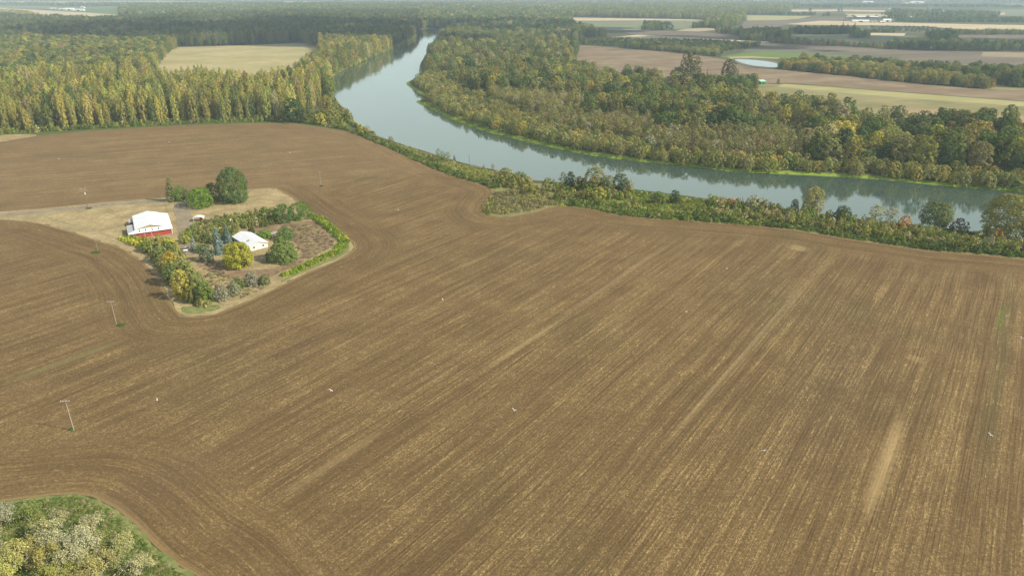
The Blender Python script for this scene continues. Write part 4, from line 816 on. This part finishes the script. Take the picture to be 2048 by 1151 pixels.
NC += [(190,1060,4.5,2.6,(.42,.40,.24),1500,'low pale bush at the top right of the corner wood',TWIG,.23,1.7),(250,1100,5,3,(.38,.37,.18),1700,'straw-green bush on the upper right slope of the corner wood',TWIG,.24,1.6),(280,1150,5,3,(.42,.40,.22),1700,'pale straw bush on the lower right slope of the corner wood',TWIG,.24,1.6),(90,1095,7,3.4,(.40,.39,.20),2400,'dusty straw tree between the golden and the silvery trees of the corner wood',TWIG,.26,1.5),(175,1120,8,3.6,(.43,.42,.26),2400,'silvery straw tree at the centre of the corner wood',TWIG,.26,1.7)]
NC += [(60,1040,4.5,2.6,(.22,.26,.07),1500,'leafy green-yellow bush at the top left of the corner wood',TWIG,.25,1.0),(125,1055,4.5,2.8,(.36,.35,.2),1300,'straw-grey twiggy bush at the top of the corner wood',TWIG,.24,1.6),(165,1085,5,3,PG,1500,'pale twiggy bush just right of the bare silvery tree',TWIG,.24,1.7),(15,1045,5,2.4,(.38,.37,.26),1100,'whitish feathery bush at the left picture edge of the corner wood',TWIG,.22,1.7),
 (235,1130,5,2.8,(.33,.33,.14),1500,'green-straw bush on the right slope of the corner wood',TWIG,.24,1.5),(135,1185,7,3.6,(.30,.30,.09),2600,'olive leafy tree behind the straw-coloured ones in the corner wood',TWIG,.27,1.2),(95,1140,7,3.2,(.35,.31,.10),2200,'dull gold tree between golden tree and bare pale tree in the corner wood',TWIG,.26,1.3),(335,1215,4,2.4,(.28,.28,.1),1200,'low olive bush at the lower tip of the corner wood',TWIG,.24,1.4)]
for i, (u, v, H_, Rm, tn, nl, lb, bk, lf, tw) in enumerate(NC): branchy(u, v, H_, Rm, tn, nl, lb, bk, 800+i, lf, tw)
_pb = protoC['bush']
cover('corner_undergrowth', 'green and straw undergrowth of the near corner wood', CB, .8, (.08, .2), (.2, .36), [(.15,.20,.05), (.21,.25,.07), (.36,.33,.18), (.10,.15,.04)], [3, 4, 2, .6], 320, raw=True, jit=.07, keep=lambda p: segdist(p, CB, True) > 1.2)

# ------------------------------------------------------------------ red barn
WH = NT('white_metal_roof'); Pm = WH.n('ShaderNodeTexCoord').outputs['Object']; xm = WH.sep(Pm)[0]
wv = WH.math('ABSOLUTE', WH.math('SINE', WH.math('MULTIPLY', xm, 5.2)))
WH.bsdf(WH.mix(WH.ramp(WH.noise(Pm, .5, 4), .3, .7), (.66, .68, .70), (.76, .77, .78)), .45, .4, bump=wv, bstr=.25, bdist=.05); ROOF = WH.m
RD = NT('red_boards'); Pm = RD.n('ShaderNodeTexCoord').outputs['Object']; xm = RD.sep(Pm)[0]
RD.bsdf(RD.mix(RD.ramp(RD.noise(Pm, 1.2, 4), .3, .7), (.33, .055, .035), (.42, .085, .055)), .7, .2, bump=RD.math('ABSOLUTE', RD.math('SINE', RD.math('MULTIPLY', xm, 9.0))), bstr=.5, bdist=.04); RED = RD.m
WHITE = plain('white_paint', (.74, .74, .70), .6, .3, .06); DARK = plain('dark_opening', (.03, .03, .03), .5, .4); TANW = plain('tan_boards', (.42, .31, .16), .8, .2, .12)
GLASS = plain('window_glass', (.10, .13, .15), .12, .8, .1); SKYL = plain('roof_window', (.13, .15, .16), .25, .6, .1); GREYR = plain('aged_roof', (.40, .41, .41), .6, .3, .15, .6)
ang = math.radians(29)
e = empty('red_barn', (-180.2, 353.2, 0), ang+math.pi)          # local +x runs left along the front, local -y runs back
tag(e, 'red wooden barn with a broad white metal roof and tan front gable', 'barn')
B = lambda y: -y
def bq(*pts): return [(a, -b, z) for a, b, z in pts]
m = MB(); m.box(.2, 20.2, -16, -.3, 0, 2.85); m.box(.2, 17, -30, -16, 0, 2.85); m.box(17, 19, -29, -23.5, 0, 2.4); m.build('wall', RED, e)
m = MB(); m.prism([(4.5, 2.9), (4.5, 4.1), (9.8, 5.5), (16.7, 4.0), (16.7, 2.9)], -29.6, -3.2); m.build('upper_gable', TANW, e)
m = MB(); m.slab(bq((9.8, 2.6, 5.85), (17.3, 2.6, 4.15), (17.3, 30.4, 4.15), (9.8, 30.4, 5.85)), .12); m.slab(bq((9.8, 30.4, 5.85), (4.1, 30.4, 4.35), (4.1, 2.6, 4.35), (9.8, 2.6, 5.85)), .12); m.build('main_roof', ROOF, e)
m = MB(); m.slab(bq((4.0, 30.4, 4.1), (-.5, 30.4, 3.05), (-.5, -.5, 3.05), (4.0, 3.2, 4.1)), .12); m.build('side_roof', ROOF, e)
m = MB(); m.slab(bq((16.3, 3.3, 4.0), (4.0, 3.2, 4.05), (-.5, -.5, 2.98), (20.6, -.5, 2.98), (20.6, .6, 3.05)), .12); m.build('front_roof', ROOF, e)
m = MB(); m.slab(bq((16.4, .65, 3.35), (20.8, .65, 3.0), (20.8, 16.2, 3.0), (16.4, 16.2, 3.35)), .12); fr_ = m.build('left_roof', GREYR, e)
m = MB(); m.slab(bq((17.2, 23, 2.9), (19.6, 23, 2.6), (19.6, 29.6, 2.6), (17.2, 29.6, 2.9)), .1); m.build('rear_roof', GREYR, e)
for a in (15.2, 12.3, 9.2, 6.2):
    m = MB(); m.slab(bq((a+.25, 2.6, 3.92), (a-.25, 2.6, 3.92), (a-.25, .2, 3.27), (a+.25, .2, 3.27)), .1); m.build('roof_window', SKYL, e)
for b in (3.5, 7.5, 11.5):
    m = MB(); m.slab(bq((16.8, b, 3.36), (20.5, b, 3.09), (20.5, b+.45, 3.09), (16.8, b+.45, 3.36)), .05); m.build('roof_window', SKYL, e)
m = MB(); m.box(18.0, 19.6, -.31, -.2, 1.0, 2.3); wf = m.build('window', WHITE, e); m = MB(); m.box(18.15, 19.45, -.2, -.16, 1.15, 2.15); m.build('pane', GLASS, wf)
for a in (20.05, .0, 13.0, 9.8):
    m = MB(); m.box(a, a+(.28 if a in (20.05, 0.) else .12), -.3, -.12, 0, 2.8); m.build('corner_board', WHITE, e)
m = MB(); m.box(-.02, .2, -14, -10, 0, 2.4); m.build('side_door', plain('faded_red', (.26, .07, .05), .8), e)

# ------------------------------------------------------------------ white-roofed house
hd = Vector((-.67, .742, 0)).normalized(); e = empty('farm_house', (-122.9, 332.2, 0), math.atan2(hd.y, hd.x))   # local x runs along the ridge away, local y to the left-front
tag(e, 'low cream farmhouse with white gabled roof among garden trees', 'house')
Lh, Wh = 20.5, 9.2
m = MB(); m.prism([(0, 0), (0, 2.6), (Wh/2, 4.0), (Wh, 2.6), (Wh, 0)], 0, Lh*.62, 'x'); m.prism([(0, 0), (0, 2.6), (Wh/2, 4.0), (Wh-3.2, 3.0), (Wh-3.2, 0)], Lh*.62, Lh, 'x'); m.build('wall', plain('cream_wall', (.76, .74, .64), .8, .2, .08), e)
m = MB(); z0 = 2.55; k = .6
m.slab([(-.6, -k, z0), (-.6, Wh/2, 4.2), (Lh+.5, Wh/2, 4.2), (Lh+.5, -k, z0)][::-1], .14); m.slab([(-.6, Wh/2, 4.2), (-.6, Wh+k, z0), (Lh+.5, Wh+k, z0), (Lh+.5, Wh/2, 4.2)][::-1], .14)
m.build('roof', ROOF, e)
m = MB(); m.box(5.2, 6.0, Wh*.72, Wh*.72+.7, 2.9, 4.3); m.build('chimney', plain('grey_flue', (.35, .35, .34), .6), e)
for y0 in (1.6, 6.4):
    m = MB(); m.box(-.08, -.003, y0, y0+1.3, 1.0, 2.1); wf = m.build('window', WHITE, e); m = MB(); m.box(-.12, -.081, y0+.12, y0+1.18, 1.1, 2.0); m.build('pane', GLASS, wf)
for xx in (Lh*.63, Lh*.8, Lh-.2):
    m = MB(); m.box(xx, xx+.15, Wh-.2, Wh-.05, 0, 2.6); m.build('porch_post', WHITE, e)
e = empty('pergola', (-142.0, 325.4, 0), math.atan2(5.1, 7.2)); tag(e, 'long white pergola with dark slats between spruces and the house', 'pergola')
WW = 8.6
for (xx, yy) in ((0, 0), (WW/2, 0), (WW-.15, 0), (0, 3), (WW/2, 3), (WW-.15, 3)): m = MB(); m.box(xx, xx+.15, yy, yy+.15, 0, 2.5); m.build('post', WHITE, e)
for yy in (0, 3): m = MB(); m.box(-.3, WW+.3, yy, yy+.15, 2.5, 2.7); m.build('beam', WHITE, e)
m = MB()
for i in range(18): m.box(.1+i*.48, .2+i*.48, -.3, 3.4, 2.702, 2.8)
m.build('slats', plain('dark_slats', (.12, .11, .10), .7), e)
m = MB(); m.box(.1, WW, .2, 2.95, .0, .12); m.build('deck', plain('deck', (.22, .2, .17), .8), e)
x, y = G(541, 480); e = empty('pergola', (x, y+3, 0), math.radians(20)); tag(e, 'small white pergola behind the right corner of the house', 'pergola')
for (xx, yy) in ((0, 0), (3.4, 0), (0, 2.2), (3.4, 2.2)): m = MB(); m.box(xx, xx+.13, yy, yy+.13, 0, 2.3); m.build('post', WHITE, e)
for yy in (0, 2.2): m = MB(); m.box(-.2, 3.8, yy, yy+.13, 2.3, 2.45); m.build('beam', WHITE, e)
m = MB(); [m.box(.1+i*.6, .25+i*.6, -.2, 2.6, 2.452, 2.55) for i in range(6)]; m.build('slats', WHITE, e)
# well / feed shelter with curved white roof
x, y = G(397, 444); e = empty('open_shelter', (x-2.6, y, 0), math.radians(14)); tag(e, 'small red shelter with white arched roof by the drive', 'shelter')
m = MB(); n = 8; top = [(-.5+6.0*i/n, 2.1+.9*math.sin(math.pi*i/n)) for i in range(n+1)]
m.prism(top+[(h, z-.12) for h, z in top[::-1]], -.4, 3.6); m.build('roof', ROOF, e)
for (xx, yy) in ((0, 0), (4.9, 0), (0, 3.1), (4.9, 3.1)): m = MB(); m.box(xx, xx+.14, yy, yy+.14, 0, 2.2); m.build('post', WHITE, e)
m = MB(); m.box(2.9, 4.6, 1.6, 3.0, 0, 1.7); m.build('red_cupboard', RED, e)

# parked white car facing the camera
x, y = G(373, 501); e = empty('parked_car', (x, y, 0.03), math.radians(8)); tag(e, 'white car parked on the drive facing the camera', 'car')
CW = plain('white_car_paint', (.80, .80, .80), .25, .6, .02); CG = plain('car_glass', (.02, .03, .035), .1, .8); TY = plain('tyre_rubber', (.02, .02, .02), .9)
m = MB(); m.prism([(-2.2, .35), (-2.25, .75), (-2.1, .95), (-.95, 1.05), (1.9, 1.1), (2.2, .95), (2.25, .4), (2.1, .3)], -.88, .88, 'x'); body = m.build('body', CW, e)
m = MB(); m.add([(-.84, -.95, 1.05), (.84, -.95, 1.05), (.84, 1.95, 1.1), (-.84, 1.95, 1.1), (-.68, -.25, 1.62), (.68, -.25, 1.62), (.68, 1.5, 1.66), (-.68, 1.5, 1.66)], [(0, 1, 5, 4), (1, 2, 6, 5), (2, 3, 7, 6), (3, 0, 4, 7), (4, 5, 6, 7)]); m.build('windows', CG, e)
m = MB(); m.box(-.70, .70, -.22, 1.52, 1.662, 1.70); rf = m.build('roof', CW, e); m = MB(); m.box(-.38, .38, .1, .65, 1.701, 1.712); m.build('sunroof', CG, rf)
for sx in (-.88, .70):
    for yy in (-1.4, 1.4):
        m = MB(); m.tube((sx, yy, .32), (sx+.18, yy, .32), .33, .33, 12); wl_ = m.build('wheel', TY, e)
for sx in (-.72, .42): m = MB(); m.box(sx, sx+.3, -2.27, -2.2, .68, .84); m.build('headlight', plain('lamp_glass', (.6, .62, .65), .15, .7), e)
m = MB(); m.box(-.4, .4, -2.27, -2.2, .45, .66); m.build('grille', TY, e)

# ------------------------------------------------------------------ poles
WOODL = plain('weathered_pole', (.36, .31, .24), .9, .1, .15); WOODD = plain('dark_pole', (.20, .13, .09), .9, .1, .15); CER = plain('insulator', (.6, .6, .6), .3, .5); GREYM = plain('transformer_grey', (.55, .56, .56), .5, .4)
def pole(u, v, H_, label, mat_=WOODL, arms=((-.5, 2.4),), rz=0., r0=.17, z=0.0, trans=False, lean=0.):
    x, y = G(u, v, z); e = empty('utility_pole', (x, y, z), rz); tag(e, label, 'utility pole')
    m = MB(); m.tube((0, 0, -.5), (lean, 0, H_), r0*.8, r0*.5, 8); m.build('pole', mat_, e)
    for dz, wd in arms:
        m = MB(); m.box(-wd/2, wd/2, -.32, -.16, H_+dz-.08, H_+dz+.08); a = m.build('crossarm', WOODL, e)
        for s in (-.45, -.2, .2, .45) if wd > 2 else (-.42, .42):
            m = MB(); m.tube((wd*s, -.24, H_+dz+.08), (wd*s, -.24, H_+dz+.32), .07, .05, 6); m.build('insulator', CER, a)
    if trans:
        m = MB(); m.tube((.42, -.2, H_-3.9), (.42, -.2, H_-2.6), .32, .32, 10); m.build('transformer', GREYM, e)
    return e
pole(148,860,10.5,'nearest tall grey utility pole standing in the lower left field',WOODL,((-.35, 2.6),),math.radians(6), .2)
pole(233,648,10.0,'grey utility pole beside the green clump in the left field',WOODL,((-.35, 2.6),),math.radians(6), .18)
pole(196,501,9.2,'faint thin pole by the dark weed patch near the barn',WOODL,((-.3, 2.2),),math.radians(6), .11)
pole(176,417,12.5,'dark utility pole with stacked crossarms and transformer beside the drive',WOODD,((-.4, 3.0), (-1.5, 4.2)),math.radians(8), .24, trans=True)
pole(336,433,9.0,'plain brown pole behind the right corner of the red barn',WOODD,(),0, .17)
pole(385,428,5.0,'short leaning pale post beside the white arched shelter',WOODL,(),0, .1, lean=-1.2)
pole(642,371,9.5,'lone pale pole in the upper field above the garden',WOODL,((-.3, 1.6),),.1, .2)
pole(939,339,11.0,'dark pole standing on the near bank against the water',WOODD,(),0, .24)
pole(1219,412,10.5,'pale pole with white crossarm in front of the bank tree clump',WOODL,((-.2, 3.0),),math.radians(-8), .18)
x, y = G(469, 466); e = empty('yard_lamp', (x, y, 0)); tag(e, 'thin yard light pole with white head behind the house', 'lamp')
m = MB(); m.tube((0, 0, 0), (0, 0, 7.4), .1, .07, 8); m.build('pole', WOODL, e); m = MB(); m.tube((0, -.1, 7.3), (-.9, -.3, 7.5), .04, .04, 6); m.build('arm', GREYM, e)
m = MB(); m.tube((-.9, -.3, 7.6), (-.9, -.3, 7.15), .16, .32, 10); m.build('lamp_head', WHITE, e)

# ------------------------------------------------------------------ shed and far farm buildings
def building(u, v, W_, D_, H_, rise, rz, label, wallm, roofm, z=0.0, door=True, name='far_building', cat='building', win=0):
    x, y = G(u, v); e = empty(name, (x, y, z), rz); tag(e, label, cat)
    m = MB(); m.prism([(-D_/2, 0), (-D_/2, H_), (0, H_+rise), (D_/2, H_), (D_/2, 0)], -W_/2, W_/2, 'x'); m.build('wall', wallm, e)
    m = MB(); o_ = .6
    m.slab([(-W_/2-o_, -D_/2-o_, H_-rise*o_/(D_/2)+.1), (W_/2+o_, -D_/2-o_, H_-rise*o_/(D_/2)+.1), (W_/2+o_, 0, H_+rise+.15), (-W_/2-o_, 0, H_+rise+.15)], .12)
    m.slab([(-W_/2-o_, 0, H_+rise+.15), (W_/2+o_, 0, H_+rise+.15), (W_/2+o_, D_/2+o_, H_-rise*o_/(D_/2)+.1), (-W_/2-o_, D_/2+o_, H_-rise*o_/(D_/2)+.1)], .12); m.build('roof', roofm, e)
    if door: m = MB(); m.box(-W_*.12, W_*.12, -D_/2-.06, -D_/2+.02, 0, H_*.75); m.build('door', DARK, e)
    for i in range(win):
        xx = -W_/2+W_*(i+.5)/win; m = MB(); m.box(xx-.8, xx+.8, -D_/2-.05, -D_/2+.02, H_*.4, H_*.75); m.build('window', GLASS, e)
    return e
building(1520,168,9,12,4,1.5,math.radians(25),'small shed with pale turquoise roof and bright green wall beside the dark clump', plain('green_wall', (.05, .22, .05), .7), plain('turquoise_roof', (.35, .62, .52), .5), name='green_shed', cat='shed')
WB = plain('white_building', (.72, .72, .70), .7); GB = plain('grey_building', (.42, .42, .42), .8); RB = plain('white_roof_far', (.82, .83, .84), .5); BRW = plain('brown_wall', (.25, .18, .14), .8)
for a in [(1636+0,21.5,0,0,0,0,0,'',None,None)][:0]: pass
FB = [(140,21,46,24,8,4,.1,'largest white farm building left of the far green crop',WB,RB),(158,22,60,20,7,3,.1,'long white building right of the largest one at far left',WB,RB),(107,19,34,14,5,3,0,'small tan-walled white-roofed house at the far left',TANW,RB),(125,20,40,12,5,2,0,'low white shed between the far left house and the large buildings',WB,RB),(166,16.5,24,14,5,3,0,'tiny white house behind the long far left building',WB,RB),
 (272,14,50,18,7,3,0,'long pale building at the foot of the far woods at upper left',WB,RB),(287,13.5,26,16,6,3,0,'short pale building beside the long one at upper left',WB,RB),
 (1720,44.5,62,16,5,2.5,-.05,'long white barn of the far farm among fields',WB,RB),(1733,36.5,90,20,5,2.5,-.05,'long dark-walled barn with white roof behind the far farm',BRW,RB),(1772,44,32,18,7,3,.1,'tall white barn at the right of the far farm',WB,RB),(1764,46,20,12,4,2,0,'small yellowish house of the far farm',TANW,RB),(1747,45.5,22,12,4,2,0,'low grey shed in the middle of the far farm',GB,GB),(1698,37,30,14,5,2,0,'brown shed at the left of the far farm',BRW,GB),
 (1887,25,40,16,6,3,0,'white-roofed building among the far right trees',WB,RB),(1882,31.5,34,16,6,3,0,'pinkish-white house among the far right trees',TANW,RB),(1782,20,26,14,6,3,0,'pale blue-roofed house behind the far farm trees',WB,GB),(1820,36.5,24,12,4,2,0,'small white house by a lone tree beyond the far farm',WB,RB),(1957,29,30,16,6,3,0,'white house beside dark trees at far right',WB,RB),
 (1832,6.5,110,40,9,4,0,'pale large building on the valley horizon at right',WB,RB),(1735,6,90,40,9,4,0,'pale building on the valley horizon right of centre',WB,RB),(1140,9.5,130,30,8,3,0,'long pale building before the centre horizon',WB,RB),(1453,2,120,40,9,4,0,'tiny white building on the horizon right of centre',WB,RB),(1522,27,24,14,5,2,0,'tiny white shed beyond the far yellow field',WB,RB),(1855,98,14,8,3,1.4,0,'small white shed at the foot of the dark wood at right',WB,RB)]
for (u, v, W_, D_, H_, rs, rz, lb, wm, rm) in FB: building(u, v, W_, D_, H_, rs, rz, lb, wm, rm, .5 if u > 1150 else .3, win=0)

# ------------------------------------------------------------------ gulls
GU = plain('gull_white', (.85, .85, .84), .6, .3, .03)
def gull_mesh(up):
    m = MB(); xs = [(-.32, .01), (-.26, .05), (-.12, .085), (.05, .09), (.17, .055), (.24, .05), (.29, .012)]; n = 6; v = []
    for x_, r_ in xs:
        for k in range(n): a = 2*math.pi*k/n; v.append((x_, r_*math.cos(a), r_*math.sin(a)*.85))
    f = [(i*n+k, i*n+(k+1) % n, (i+1)*n+(k+1) % n, (i+1)*n+k) for i in range(len(xs)-1) for k in range(n)]; m.add(v, f)
    for s in (-1, 1):
        st = [(.0, .16, .09, .03), (.32, .19, .16, .03), (.55, .10, .15+up*.1, .02), (.80, -.10, .06+up*.15, .008)]; v = []
        for yy, xc, zc, th in st:
            w_ = .13 if yy < .5 else .08 if yy < .7 else .01
            v += [(xc-w_-.08, s*(yy+.03), zc*up+.02), (xc, s*(yy+.03), zc*up+.02+th), (xc+.03, s*(yy+.03), zc*up+.02), (xc-.02, s*(yy+.03), zc*up-.01)]
        f = [(i*4+k, i*4+(k+1) % 4, (i+1)*4+(k+1) % 4, (i+1)*4+k) for i in range(3) for k in range(4)]+[(0, 1, 2, 3), (12, 15, 14, 13)]
        m.add(v, f if s > 0 else [tuple(reversed(q)) for q in f])
    return mesh('gull', m.v, m.f, (GU,), None, True)
GM = [gull_mesh(u_) for u_ in (.9, 1.6, .3)]
gl_ = [(338,284,4,.6,'white gull over the upper field below the poplars'),(118,318,4,1.6,'white gull over the upper field near the left picture edge'),(318,326,3,.2,'tiny white gull over the upper field left of the big egg-shaped tree'),(580,305,4,1.2,'white gull over the upper field below the river corner'),
 (797,420,4,.8,'white gull over the field between the garden and the brown corner patch'),(885,598,5,.5,'white gull over the field right of the garden'),(1454,537,5,.4,'white gull over the field below the orange bank bush'),(1373,624,5,.5,'white gull over the middle of the large field'),
 (662,780,5,1.1,'white gull over the lower left part of the large field'),(314,799,5,.6,'white gull right of the nearest pole'),(1028,820,5,1.4,'white gull over the centre of the lower field'),(1528,900,6,1.2,'white gull over the lower right field'),(1981,869,6,.5,'white gull at the right beside the greenish strip'),(2044,676,5,.4,'white gull at the right picture edge'),(35,248,12,.5,'white gull in front of the poplar stand at far left')]
for i, (u, v, z, a, lb) in enumerate(gl_):
    x, y = G(u, v, z); o = link('gull', GM[i % 3]); o.location = (x, y, z); o.rotation_euler = (random.uniform(-.5, .5), random.uniform(-.2, .2), a); s = .95+.1*(y > 400); o.scale = (s, s, s)
    tag(o, lb, 'gull', 'gulls over the fields')

# ------------------------------------------------------------------ clouds that shade the middle distance
CLM = NT('cloud_mat'); CLM.bsdf((.85, .87, .9), 1.0, 0); CLM = CLM.m
def cloud(cx, cy, rx, ry, alt, seed):
    off = alt/math.tan(SUN_EL); cx += SUNV.x/math.hypot(SUNV.x, SUNV.y)*off; cy += SUNV.y/math.hypot(SUNV.x, SUNV.y)*off
    bm = bmesh.new(); r = R_(seed)
    for k in range(60):
        a = r.uniform(0, 6.28); q = math.sqrt(r.uniform(0, 1)); rr = r.uniform(.12, .26)*min(rx, ry)*(1.15-.5*q)
        M_ = Matrix.Translation((cx+math.cos(a)*q*rx, cy+math.sin(a)*q*ry, alt+r.uniform(0, .3)*rr)) @ Matrix.Diagonal((rr*r.uniform(1, 1.8), rr, rr*.6, 1))
        bmesh.ops.create_icosphere(bm, subdivisions=2, radius=1, matrix=M_)
    me = bpy.data.meshes.new('cloud'); bm.to_mesh(me); bm.free(); me.materials.append(CLM); me.polygons.foreach_set('use_smooth', np.ones(len(me.polygons), bool))
    o = link('cloud', me); o['kind'] = 'structure'
cloud(-480, 2150, 900, 560, 1500, 1)
cloud(700, 1800, 620, 300, 1500, 2)

# ------------------------------------------------------------------ haze
HZ = NT('haze_mat'); pv = HZ.n('ShaderNodeVolumePrincipled'); pv.inputs['Color'].default_value = (.70, .88, 1, 1); pv.inputs['Density'].default_value = .00011; pv.inputs['Anisotropy'].default_value = 0.0
HZ.l(pv.outputs[0], HZ.out.inputs['Volume'])
m = MB(); m.box(-18000, 18000, -4000, 18000, -6, 125); o = m.build('haze', HZ.m); o['kind'] = 'stuff'; tag(o, 'thin pale blue haze over the whole valley'); o['category'] = 'haze'
